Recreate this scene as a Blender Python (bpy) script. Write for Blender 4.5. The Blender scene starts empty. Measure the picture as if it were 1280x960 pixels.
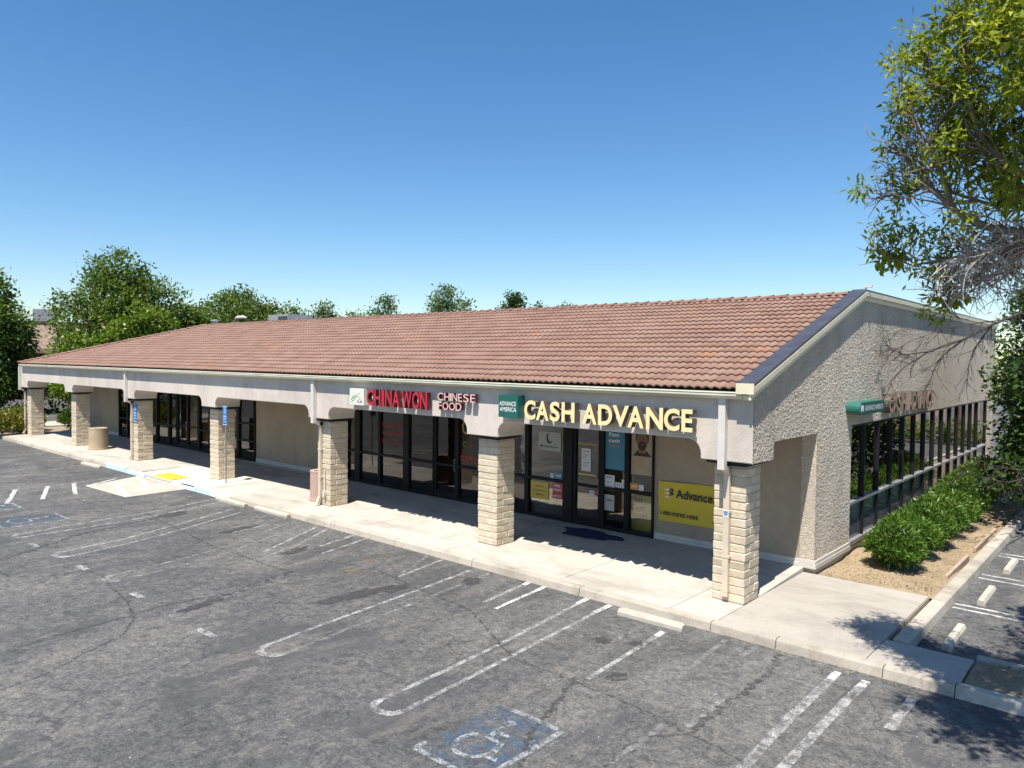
import bpy, bmesh, math, random
import numpy as np
from mathutils import Vector, Matrix

# ------------------------------------------------------------------ camera, sky, sun, exposure
SC = bpy.context.scene
COL = SC.collection
cam_d = bpy.data.cameras.new('camera')
cam = bpy.data.objects.new('camera', cam_d)
COL.objects.link(cam)
cam_d.sensor_fit = 'HORIZONTAL'
cam_d.sensor_width = 36.0
cam_d.lens = 36.0 * 922.6 / 1280
cam_d.clip_start = 0.1
cam_d.clip_end = 3000
_r = Vector((0.749412, 0.662021, 0.010490))
_d = Vector((0.029994, -0.018118, -0.999386))
_f = Vector((-0.661424, 0.749267, -0.033434))
cam.matrix_world = Matrix((( _r.x, -_d.x, -_f.x, 5.4811), (_r.y, -_d.y, -_f.y, -12.5029),
                           (_r.z, -_d.z, -_f.z, 4.4894), (0, 0, 0, 1)))
SC.camera = cam

SUN_DIR = Vector((0.35, -1.06, 2.35)).normalized()          # towards the sun
SUN_EL = math.asin(SUN_DIR.z)
SUN_AZ = math.atan2(SUN_DIR.x, SUN_DIR.y)                   # from +Y towards +X
world = bpy.data.worlds.new('World')
SC.world = world
world.use_nodes = True
wn = world.node_tree.nodes
wl = world.node_tree.links
sky = wn.new('ShaderNodeTexSky')
sky.sky_type = 'NISHITA'
sky.sun_disc = False
sky.sun_elevation = SUN_EL
sky.sun_rotation = SUN_AZ
sky.air_density = 1.0
sky.dust_density = 0.3
sky.ozone_density = 3.2
hs = wn.new('ShaderNodeHueSaturation')
hs.inputs['Saturation'].default_value = 1.24
wl.new(sky.outputs[0], hs.inputs['Color'])
wl.new(hs.outputs[0], wn['Background'].inputs['Color'])
wn['Background'].inputs['Strength'].default_value = 0.092
sun_d = bpy.data.lights.new('sun', 'SUN')
sun = bpy.data.objects.new('sun', sun_d)
COL.objects.link(sun)
sun_d.energy = 5.0
sun_d.angle = math.radians(0.5)
sun_d.color = (1.0, 0.95, 0.87)
sun.rotation_euler = SUN_DIR.to_track_quat('Z', 'Y').to_euler()
sun.location = (0, -10, 30)
SC.view_settings.view_transform = 'Standard'
SC.view_settings.look = 'None'
SC.view_settings.exposure = 0.78
SC.view_settings.gamma = 1.0
SC.cycles.max_bounces = 8
SC.cycles.transparent_max_bounces = 16

R = random.Random(7)
NR = np.random.default_rng(7)

# ------------------------------------------------------------------ materials
def new_mat(name):
    m = bpy.data.materials.new(name)
    m.use_nodes = True
    nt = m.node_tree
    return m, nt, nt.nodes['Principled BSDF']

def N(nt, kind, **kw):
    n = nt.nodes.new('ShaderNode' + kind)
    for k, v in kw.items():
        if k in n.inputs:
            n.inputs[k].default_value = v
        else:
            setattr(n, k, v)
    return n

def ramp(nt, src, stops):
    r = N(nt, 'ValToRGB')
    e = r.color_ramp.elements
    while len(e) < len(stops):
        e.new(0.5)
    for i, (p, c) in enumerate(stops):
        e[i].position = p
        e[i].color = (*c, 1) if len(c) == 3 else c
    nt.links.new(src, r.inputs[0])
    return r.outputs[0]

def coords(nt, scale=(1, 1, 1), kind='Object'):
    t = N(nt, 'TexCoord')
    mp = N(nt, 'Mapping')
    mp.inputs['Scale'].default_value = scale
    nt.links.new(t.outputs[kind], mp.inputs[0])
    return mp.outputs[0]

def noise(nt, vec, scale, detail=4, rough=0.55, dist=0.0):
    n = N(nt, 'TexNoise')
    n.inputs['Scale'].default_value = scale
    n.inputs['Detail'].default_value = detail
    n.inputs['Roughness'].default_value = rough
    n.inputs['Distortion'].default_value = dist
    nt.links.new(vec, n.inputs['Vector'])
    return n.outputs['Fac']

def mix(nt, fac, a, b, mode='MIX'):
    m = N(nt, 'Mix', data_type='RGBA', blend_type=mode)
    for s, i in ((fac, 0), (a, 6), (b, 7)):
        if isinstance(s, (int, float)):
            m.inputs[i].default_value = s
        elif isinstance(s, tuple):
            m.inputs[i].default_value = (*s, 1)
        else:
            nt.links.new(s, m.inputs[i])
    return m.outputs[2]

def bump(nt, bsdf, src, strength, dist):
    b = N(nt, 'Bump')
    b.inputs['Strength'].default_value = strength
    b.inputs['Distance'].default_value = dist
    nt.links.new(src, b.inputs['Height'])
    nt.links.new(b.outputs[0], bsdf.inputs['Normal'])

def plain(name, col, rough=0.6, metal=0.0, var=0.12, scale=3.0, bmp=0.0):
    m, nt, b = new_mat(name)
    v = coords(nt)
    n = noise(nt, v, scale, 6, 0.6)
    lo = tuple(c * (1 - var) for c in col)
    hi = tuple(min(1, c * (1 + var)) for c in col)
    nt.links.new(ramp(nt, n, [(0.3, lo), (0.7, hi)]), b.inputs['Base Color'])
    b.inputs['Roughness'].default_value = rough
    b.inputs['Metallic'].default_value = metal
    if bmp:
        bump(nt, b, noise(nt, v, scale * 12, 3), bmp, 0.01)
    return m

def asphalt_mat():
    m, nt, b = new_mat('asphalt')
    v = coords(nt)
    big = noise(nt, v, 0.22, 5, 0.6, 0.4)
    mid = noise(nt, coords(nt, (1.0, 0.5, 1)), 1.3, 7, 0.7, 0.6)
    fine = noise(nt, v, 24, 6, 0.85)
    med = noise(nt, v, 6.5, 10, 0.82, 0.3)
    base = ramp(nt, mid, [(0.34, (0.056, 0.056, 0.058)), (0.5, (0.094, 0.093, 0.092)), (0.66, (0.150, 0.144, 0.135))])
    base = mix(nt, 0.5, base, ramp(nt, big, [(0.36, (0.056, 0.057, 0.060)), (0.62, (0.138, 0.135, 0.128))]))
    base = mix(nt, 1.0, base, ramp(nt, med, [(0.36, (0.52, 0.52, 0.53)), (0.5, (1, 1, 1)), (0.63, (1.5, 1.46, 1.38))]), 'MULTIPLY')
    base = mix(nt, 1.0, base, ramp(nt, fine, [(0.34, (0.5, 0.5, 0.5)), (0.5, (0.98, 0.98, 0.98)), (0.66, (1.75, 1.7, 1.6))]), 'MULTIPLY')
    # pale exposed aggregate
    vor = N(nt, 'TexVoronoi')
    vor.inputs['Scale'].default_value = 30
    nt.links.new(v, vor.inputs['Vector'])
    fl = ramp(nt, vor.outputs['Distance'], [(0.0, (1, 1, 1)), (0.2, (0, 0, 0))])
    flm = N(nt, 'Math', operation='MULTIPLY')
    nt.links.new(fl, flm.inputs[0]); nt.links.new(ramp(nt, noise(nt, v, 5, 6), [(0.46, (0, 0, 0)), (0.62, (1, 1, 1))]), flm.inputs[1])
    base = mix(nt, flm.outputs[0], base, (0.36, 0.335, 0.30))
    # left-over sealcoat in ragged dark patches
    ol = noise(nt, coords(nt, (0.8, 0.5, 1)), 0.8, 9, 0.72, 0.5)
    base = mix(nt, ramp(nt, ol, [(0.545, (0, 0, 0)), (0.60, (0.62, 0.62, 0.62))]), base, (0.058, 0.058, 0.060))
    # tan scuffing along the parking bays
    sc = noise(nt, coords(nt, (2.2, 0.35, 1)), 1.1, 8, 0.75, 0.3)
    base = mix(nt, ramp(nt, sc, [(0.55, (0, 0, 0)), (0.7, (0.4, 0.4, 0.4))]), base, (0.19, 0.175, 0.15))
    # fine crazing
    wv_ = N(nt, 'VectorMath', operation='ADD')
    nz = N(nt, 'TexNoise'); nz.inputs['Scale'].default_value = 2.5; nz.inputs['Detail'].default_value = 5
    nt.links.new(v, nz.inputs['Vector'])
    scl = N(nt, 'VectorMath', operation='SCALE'); scl.inputs['Scale'].default_value = 0.55
    nt.links.new(nz.outputs['Color'], scl.inputs[0])
    nt.links.new(v, wv_.inputs[0]); nt.links.new(scl.outputs[0], wv_.inputs[1])
    cr = N(nt, 'TexVoronoi', feature='DISTANCE_TO_EDGE'); cr.inputs['Scale'].default_value = 0.75
    nt.links.new(wv_.outputs[0], cr.inputs['Vector'])
    cm = N(nt, 'Math', operation='MULTIPLY')
    nt.links.new(ramp(nt, cr.outputs['Distance'], [(0.004, (1, 1, 1)), (0.012, (0, 0, 0))]), cm.inputs[0])
    nt.links.new(ramp(nt, noise(nt, v, 0.45, 4), [(0.48, (0, 0, 0)), (0.58, (0.8, 0.8, 0.8))]), cm.inputs[1])
    base = mix(nt, cm.outputs[0], base, (0.045, 0.045, 0.046))
    nt.links.new(base, b.inputs['Base Color'])
    b.inputs['Roughness'].default_value = 0.9
    b.inputs['Specular IOR Level'].default_value = 0.25
    bump(nt, b, fine, 0.5, 0.012)
    return m

def concrete_mat(name, col, stain=(0.25, 0.22, 0.19), amt=0.6, obj_var=0.1):
    m, nt, b = new_mat(name)
    v = coords(nt)
    big = noise(nt, coords(nt, (0.5, 1.1, 1)), 1.1, 8, 0.65, 0.8)
    fine = noise(nt, v, 45, 4, 0.7)
    c = ramp(nt, big, [(0.28, tuple(x * (1 - amt * 0.55) for x in col)), (0.5, col), (0.75, tuple(min(1, x * 1.14) for x in col))])
    st = noise(nt, coords(nt, (1.3, 0.6, 1)), 0.75, 6, 0.7, 1.0)
    c = mix(nt, ramp(nt, st, [(0.52, (0, 0, 0)), (0.75, (amt, amt, amt))]), c, stain)
    c = mix(nt, 0.5, c, ramp(nt, fine, [(0.3, (0.7, 0.7, 0.7)), (0.7, (1.15, 1.15, 1.15))]), 'MULTIPLY')
    oi = N(nt, 'ObjectInfo')
    c = mix(nt, 1.0, c, ramp(nt, oi.outputs['Random'], [(0, (1 - obj_var,) * 3), (1, (1.0,) * 3)]), 'MULTIPLY')
    nt.links.new(c, b.inputs['Base Color'])
    b.inputs['Roughness'].default_value = 0.88
    b.inputs['Specular IOR Level'].default_value = 0.3
    bump(nt, b, fine, 0.35, 0.006)
    return m

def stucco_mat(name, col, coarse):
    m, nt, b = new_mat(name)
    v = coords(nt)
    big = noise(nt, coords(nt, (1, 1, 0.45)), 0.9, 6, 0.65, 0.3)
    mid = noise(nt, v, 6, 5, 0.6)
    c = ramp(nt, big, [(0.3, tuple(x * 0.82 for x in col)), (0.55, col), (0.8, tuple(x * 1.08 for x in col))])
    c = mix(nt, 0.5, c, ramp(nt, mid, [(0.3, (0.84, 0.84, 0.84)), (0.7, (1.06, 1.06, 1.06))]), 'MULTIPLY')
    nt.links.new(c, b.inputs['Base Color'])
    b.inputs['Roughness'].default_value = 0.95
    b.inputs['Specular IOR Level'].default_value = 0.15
    if coarse:
        h = noise(nt, coords(nt, (1, 1, 1.5)), 17, 4, 0.62, 1.2)
        h2 = ramp(nt, h, [(0.36, (0, 0, 0)), (0.56, (1, 1, 1))])
        bump(nt, b, h2, 0.7, 0.035)
    else:
        bump(nt, b, noise(nt, v, 34, 4, 0.7, 0.6), 0.5, 0.012)
    return m

def block_mat():
    m, nt, b = new_mat('slump_block')
    oi = N(nt, 'ObjectInfo')
    v = coords(nt)
    ad = N(nt, 'VectorMath', operation='ADD')
    nt.links.new(v, ad.inputs[0])
    cmb = N(nt, 'Math', operation='MULTIPLY'); cmb.inputs[1].default_value = 53
    nt.links.new(oi.outputs['Random'], cmb.inputs[0]); nt.links.new(cmb.outputs[0], ad.inputs[1])
    c = ramp(nt, noise(nt, ad.outputs[0], 7, 5, 0.6), [(0.3, (0.50, 0.40, 0.275)), (0.55, (0.57, 0.49, 0.375)), (0.75, (0.64, 0.565, 0.45))])
    c = mix(nt, 1.0, c, ramp(nt, oi.outputs['Random'], [(0, (0.86, 0.84, 0.80)), (0.5, (1, 1, 1)), (1, (1.07, 1.05, 1.03))]), 'MULTIPLY')
    nt.links.new(c, b.inputs['Base Color'])
    b.inputs['Roughness'].default_value = 0.92
    b.inputs['Specular IOR Level'].default_value = 0.2
    bump(nt, b, noise(nt, v, 22, 5, 0.65), 0.5, 0.015)
    return m

def tile_mat():
    m, nt, b = new_mat('roof_tile_clay')
    oi = N(nt, 'ObjectInfo')
    g = N(nt, 'NewGeometry')
    a = N(nt, 'Math', operation='ADD')
    nt.links.new(oi.outputs['Random'], a.inputs[0]); nt.links.new(g.outputs['Random Per Island'], a.inputs[1])
    f = N(nt, 'Math', operation='FRACT'); nt.links.new(a.outputs[0], f.inputs[0])
    c = ramp(nt, f.outputs[0], [(0.0, (0.188, 0.108, 0.080)), (0.35, (0.212, 0.125, 0.093)), (0.8, (0.228, 0.138, 0.105)), (0.985, (0.235, 0.145, 0.112)), (0.998, (0.27, 0.135, 0.075))])
    t = N(nt, 'NewGeometry')
    n = N(nt, 'TexNoise'); n.inputs['Scale'].default_value = 1.6; n.inputs['Detail'].default_value = 8; n.inputs['Roughness'].default_value = 0.7
    nt.links.new(t.outputs['Position'], n.inputs['Vector'])
    c = mix(nt, ramp(nt, n.outputs['Fac'], [(0.48, (0, 0, 0)), (0.75, (0.5, 0.5, 0.5))]), c, (0.27, 0.195, 0.155))
    n2 = N(nt, 'TexNoise'); n2.inputs['Scale'].default_value = 0.5; n2.inputs['Detail'].default_value = 5
    nt.links.new(t.outputs['Position'], n2.inputs['Vector'])
    c = mix(nt, ramp(nt, n2.outputs['Fac'], [(0.35, (0.22, 0.22, 0.22)), (0.55, (0, 0, 0))]), c, (0.16, 0.09, 0.075))
    nt.links.new(c, b.inputs['Base Color'])
    b.inputs['Roughness'].default_value = 0.85
    b.inputs['Specular IOR Level'].default_value = 0.3
    return m

def paint_mat(name, col, wear, scale=5.0):
    """worn road paint: bare patches let the asphalt below show"""
    m, nt, b = new_mat(name)
    v = coords(nt)
    n = noise(nt, v, scale, 9, 0.78, 0.3)
    n2 = noise(nt, v, 45, 4, 0.8)
    mx = N(nt, 'Math', operation='ADD'); nt.links.new(n, mx.inputs[0])
    ml = N(nt, 'Math', operation='MULTIPLY'); ml.inputs[1].default_value = 0.55
    nt.links.new(n2, ml.inputs[0]); nt.links.new(ml.outputs[0], mx.inputs[1])
    al = ramp(nt, mx.outputs[0], [(max(0, wear - 0.09), (0, 0, 0)), (min(1, wear + 0.12), (1, 1, 1))])
    nt.links.new(ramp(nt, n2, [(0.3, tuple(c * 0.75 for c in col)), (0.7, col)]), b.inputs['Base Color'])
    nt.links.new(al, b.inputs['Alpha'])
    b.inputs['Roughness'].default_value = 0.8
    return m

def glass_mat(name, tint, refl):
    m, nt, b = new_mat(name)
    out = nt.nodes['Material Output']
    tr = N(nt, 'BsdfTransparent'); tr.inputs[0].default_value = (*tint, 1)
    gl = N(nt, 'BsdfGlossy'); gl.inputs['Roughness'].default_value = 0.015
    gl.inputs['Color'].default_value = (0.95, 0.93, 0.9, 1)
    v = coords(nt)
    bp = N(nt, 'Bump'); bp.inputs['Strength'].default_value = 0.05; bp.inputs['Distance'].default_value = 0.02
    nt.links.new(noise(nt, v, 1.6, 2), bp.inputs['Height']); nt.links.new(bp.outputs[0], gl.inputs['Normal'])
    fr = N(nt, 'Fresnel'); fr.inputs['IOR'].default_value = 1.52
    ad = N(nt, 'Math', operation='ADD', use_clamp=True); ad.inputs[1].default_value = refl
    nt.links.new(fr.outputs[0], ad.inputs[0])
    ms = N(nt, 'MixShader')
    nt.links.new(ad.outputs[0], ms.inputs[0]); nt.links.new(tr.outputs[0], ms.inputs[1]); nt.links.new(gl.outputs[0], ms.inputs[2])
    nt.links.new(ms.outputs[0], out.inputs[0])
    return m

def leaf_mat(name, stops, trans=0.3, rough=0.45):
    m, nt, b = new_mat(name)
    out = nt.nodes['Material Output']
    g = N(nt, 'NewGeometry')
    c = ramp(nt, g.outputs['Random Per Island'], stops)
    n = N(nt, 'TexNoise'); n.inputs['Scale'].default_value = 0.55; n.inputs['Detail'].default_value = 3
    nt.links.new(g.outputs['Position'], n.inputs['Vector'])
    c = mix(nt, 1.0, c, ramp(nt, n.outputs['Fac'], [(0.35, (0.72, 0.78, 0.8)), (0.65, (1.2, 1.12, 1.0))]), 'MULTIPLY')
    nt.links.new(c, b.inputs['Base Color'])
    b.inputs['Roughness'].default_value = rough
    b.inputs['Specular IOR Level'].default_value = 0.35
    t = N(nt, 'BsdfTranslucent')
    nt.links.new(mix(nt, 1.0, c, (1.3, 1.35, 0.6), 'MULTIPLY'), t.inputs[0])
    ms = N(nt, 'MixShader'); ms.inputs[0].default_value = trans
    nt.links.new(b.outputs[0], ms.inputs[1]); nt.links.new(t.outputs[0], ms.inputs[2])
    nt.links.new(ms.outputs[0], out.inputs[0])
    return m

M = {}
M['asphalt'] = asphalt_mat()
M['concrete'] = concrete_mat('sidewalk_concrete', (0.455, 0.42, 0.365), (0.28, 0.25, 0.21), 0.55)
M['apron'] = concrete_mat('apron_concrete', (0.39, 0.355, 0.305), (0.27, 0.24, 0.20), 0.55)
M['kerb'] = concrete_mat('kerb_concrete', (0.45, 0.40, 0.33), (0.2, 0.17, 0.13), 0.7, 0.16)
M['new_concrete'] = concrete_mat('pale_concrete', (0.56, 0.51, 0.425), (0.46, 0.41, 0.34), 0.2)
M['pad_concrete'] = concrete_mat('landing_concrete', (0.46, 0.41, 0.335), (0.36, 0.31, 0.25), 0.35)
M['stop'] = concrete_mat('wheel_stop_concrete', (0.50, 0.45, 0.37), (0.26, 0.22, 0.17), 0.6)
M['stucco'] = stucco_mat('beam_stucco', (0.59, 0.525, 0.455), False)
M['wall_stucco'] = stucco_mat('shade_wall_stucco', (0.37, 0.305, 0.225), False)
M['side_stucco'] = stucco_mat('coarse_side_stucco', (0.62, 0.54, 0.435), True)
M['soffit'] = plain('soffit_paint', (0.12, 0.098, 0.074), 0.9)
M['plinth'] = plain('plinth_paint', (0.52, 0.48, 0.43), 0.8)
M['block'] = block_mat()
M['mortar'] = plain('mortar', (0.50, 0.42, 0.31), 0.95, var=0.2, scale=20)
M['tile'] = tile_mat()
M['deck'] = plain('roof_underlay', (0.05, 0.035, 0.03), 0.95)
M['cream'] = plain('cream_paint', (0.68, 0.61, 0.44), 0.5, var=0.08)
M['gutter'] = plain('gutter_paint', (0.60, 0.58, 0.45), 0.45, var=0.1)
M['cap'] = plain('dark_metal_coping', (0.075, 0.075, 0.09), 0.42, 0.3, 0.2)
M['spout_white'] = plain('downspout_white', (0.60, 0.56, 0.51), 0.5, var=0.06)
M['spout_tan'] = plain('downspout_tan', (0.56, 0.47, 0.36), 0.55, var=0.1)
M['black'] = plain('black_frame', (0.010, 0.010, 0.011), 0.55, 0.0)
M['black'].node_tree.nodes['Principled BSDF'].inputs['Specular IOR Level'].default_value = 0.2
M['gap'] = plain('dark_bracket', (0.02, 0.018, 0.016), 0.8)
M['alu'] = plain('aluminium_rail', (0.30, 0.30, 0.30), 0.45, 0.3)
M['bronze'] = plain('dark_bronze_frame', (0.012, 0.012, 0.013), 0.5, 0.0)
M['bronze'].node_tree.nodes['Principled BSDF'].inputs['Specular IOR Level'].default_value = 0.25
M['glass'] = glass_mat('shop_glass', (0.86, 0.86, 0.84), 0.045)
M['side_glass'] = glass_mat('tinted_side_glass', (0.24, 0.25, 0.27), 0.30)
M['spandrel'] = plain('slate_spandrel_glass', (0.10, 0.115, 0.135), 0.12, 0.0, 0.15, 1.5)
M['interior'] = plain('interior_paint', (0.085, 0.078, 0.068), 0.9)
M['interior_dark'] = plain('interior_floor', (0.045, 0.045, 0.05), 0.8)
M['flat_roof'] = plain('roof_membrane', (0.36, 0.35, 0.33), 0.9)
M['green'] = plain('sign_green', (0.012, 0.105, 0.085), 0.35, var=0.06)
M['green_edge'] = plain('sign_green_frame', (0.025, 0.14, 0.11), 0.35, var=0.06)
M['teal_light'] = plain('sign_cabinet_end', (0.25, 0.50, 0.45), 0.4, var=0.06)
M['white'] = plain('white_print', (0.78, 0.78, 0.76), 0.5, var=0.03)
M['red'] = plain('red_acrylic', (0.42, 0.022, 0.045), 0.35, var=0.08)
M['red_dark'] = plain('red_return', (0.075, 0.012, 0.014), 0.5, var=0.1)
M['red_rim'] = plain('red_rim', (0.36, 0.06, 0.05), 0.45, var=0.1)
M['pinkwhite'] = plain('pale_letter_face', (0.66, 0.50, 0.46), 0.45, var=0.08)
M['yellow_face'] = plain('pale_yellow_acrylic', (0.80, 0.65, 0.33), 0.4, var=0.05)
M['bronze_return'] = plain('letter_return', (0.10, 0.075, 0.06), 0.5, var=0.1)
M['side_letter'] = plain('faded_letter_face', (0.40, 0.27, 0.18), 0.5, var=0.15)
M['banner'] = plain('yellow_vinyl', (0.56, 0.42, 0.015), 0.5, var=0.06, scale=2)
M['ink'] = plain('dark_print', (0.02, 0.02, 0.03), 0.6)
M['logo_white'] = plain('off_white_panel', (0.66, 0.66, 0.58), 0.5, var=0.04)
M['logo_green'] = plain('green_print', (0.06, 0.36, 0.05), 0.5)
M['logo_tan'] = plain('tan_print', (0.55, 0.40, 0.18), 0.5)
M['blue_print'] = plain('blue_poster', (0.05, 0.20, 0.30), 0.5, var=0.05)
M['sky_print'] = plain('pale_blue_print', (0.10, 0.25, 0.40), 0.5, var=0.05)
M['orange_print'] = plain('orange_print', (0.62, 0.27, 0.04), 0.5)
M['red_print'] = plain('red_print', (0.45, 0.05, 0.04), 0.5)
M['yellow_print'] = plain('yellow_print', (0.60, 0.42, 0.06), 0.5)
M['paper'] = plain('paper', (0.62, 0.62, 0.62), 0.7, var=0.05)
M['grey_paper'] = plain('grey_paper', (0.40, 0.40, 0.37), 0.7, var=0.05)
M['tan_print'] = plain('tan_poster', (0.36, 0.29, 0.21), 0.6)
M['skin_print'] = plain('brown_print', (0.20, 0.095, 0.06), 0.6)
M['hair_print'] = plain('dark_brown_print', (0.03, 0.02, 0.016), 0.6)
M['red_neon'] = plain('dull_red_print', (0.30, 0.045, 0.04), 0.5)
M['gold_print'] = plain('gold_print', (0.50, 0.29, 0.05), 0.5)
M['mat'] = plain('navy_mat', (0.012, 0.016, 0.065), 0.9, var=0.2, scale=15)
M['can_tan'] = concrete_mat('aggregate_tan', (0.46, 0.36, 0.24), (0.34, 0.26, 0.18), 0.4)
M['can_pink'] = concrete_mat('aggregate_pink', (0.44, 0.30, 0.25), (0.32, 0.2, 0.17), 0.4)
M['liner'] = plain('bin_liner', (0.03, 0.028, 0.025), 0.6)
M['sign_blue'] = plain('parking_sign_blue', (0.015, 0.14, 0.40), 0.35, var=0.05)
M['galv'] = plain('galvanised_steel', (0.32, 0.32, 0.32), 0.45, 0.6)
M['kerb_blue'] = plain('kerb_blue_paint', (0.40, 0.55, 0.68), 0.7, var=0.2, scale=6)
M['kerb_white'] = plain('kerb_white_paint', (0.66, 0.68, 0.68), 0.7, var=0.15, scale=6)
M['tactile'] = plain('tactile_yellow', (0.75, 0.53, 0.035), 0.6, var=0.1, scale=5)
M['line_fresh'] = paint_mat('white_paint_fresh', (0.62, 0.61, 0.58), 0.71)
M['line_mid'] = paint_mat('white_paint_worn', (0.42, 0.415, 0.40), 0.775)
M['line_old'] = paint_mat('white_paint_faded', (0.33, 0.325, 0.315), 0.82)
M['isa_blue'] = paint_mat('blue_paint_worn', (0.055, 0.115, 0.20), 0.84, 5)
M['isa_white'] = paint_mat('symbol_paint_worn', (0.42, 0.44, 0.45), 0.80, 6)
M['crack'] = paint_mat('crack_sealer', (0.055, 0.055, 0.056), 0.80, 9)
M['oil'] = paint_mat('oil_stain', (0.058, 0.056, 0.055), 0.74, 4)
M['rust'] = paint_mat('rust_stain', (0.22, 0.15, 0.07), 0.86, 3)
M['dirt'] = concrete_mat('planter_soil', (0.315, 0.24, 0.15), (0.19, 0.14, 0.09), 0.7)
M['dry_ground'] = concrete_mat('dry_ground', (0.27, 0.22, 0.13), (0.15, 0.15, 0.06), 0.6)
M['litter'] = leaf_mat('dry_litter', [(0, (0.10, 0.065, 0.03)), (0.6, (0.22, 0.15, 0.075)), (1, (0.36, 0.29, 0.17))], 0.1)
M['oleander'] = leaf_mat('oleander_leaf', [(0, (0.035, 0.085, 0.012)), (0.5, (0.075, 0.16, 0.02)), (0.9, (0.13, 0.23, 0.035)), (1, (0.30, 0.27, 0.08))], 0.25, 0.35)
M['leaf_dark'] = leaf_mat('dark_leaf', [(0, (0.022, 0.048, 0.012)), (0.6, (0.045, 0.085, 0.018)), (1, (0.08, 0.13, 0.025))], 0.22)
M['leaf_mid'] = leaf_mat('mid_leaf', [(0, (0.045, 0.085, 0.016)), (0.6, (0.10, 0.16, 0.028)), (1, (0.17, 0.23, 0.045))], 0.34)
M['leaf_pale'] = leaf_mat('pale_leaf', [(0, (0.06, 0.10, 0.028)), (0.6, (0.105, 0.165, 0.045)), (1, (0.16, 0.21, 0.07))], 0.3)
M['leaf_lime'] = leaf_mat('lime_leaf', [(0, (0.07, 0.125, 0.012)), (0.55, (0.125, 0.20, 0.022)), (0.9, (0.19, 0.26, 0.035)), (1, (0.22, 0.22, 0.05))], 0.34, 0.4)
M['leaf_tuft'] = leaf_mat('yellow_green_leaf', [(0, (0.11, 0.17, 0.012)), (0.45, (0.21, 0.27, 0.02)), (0.85, (0.33, 0.37, 0.035)), (1, (0.36, 0.29, 0.06))], 0.35, 0.65)
M['leaf_hedge'] = leaf_mat('yellowish_leaf', [(0, (0.08, 0.11, 0.015)), (0.6, (0.17, 0.19, 0.035)), (1, (0.30, 0.25, 0.07))], 0.25)
M['bark'] = plain('grey_brown_bark', (0.23, 0.185, 0.155), 0.95, var=0.35, scale=12)
M['bark_dark'] = plain('dark_bark', (0.05, 0.038, 0.032), 0.95, var=0.3, scale=9)
M['twig_pale'] = plain('pale_dead_twig', (0.42, 0.36, 0.32), 0.9, var=0.25, scale=9)
M['shingle'] = plain('brown_shingle', (0.20, 0.145, 0.105), 0.95, var=0.3, scale=2)
M['brown_wall'] = plain('brown_wall', (0.10, 0.06, 0.045), 0.9)
M['dark_fascia'] = plain('dark_fascia', (0.05, 0.03, 0.025), 0.8)
M['grey_unit'] = plain('grey_sheet_metal', (0.34, 0.34, 0.35), 0.5, 0.3)
M['unit_dark'] = plain('dark_grille', (0.05, 0.05, 0.06), 0.6)
M['fence'] = plain('fence_board', (0.36, 0.27, 0.20), 0.85, var=0.2)
M['post_red'] = plain('red_brown_post', (0.26, 0.10, 0.05), 0.8)
M['far_wall'] = plain('pale_wall', (0.5, 0.48, 0.46), 0.8)

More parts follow.
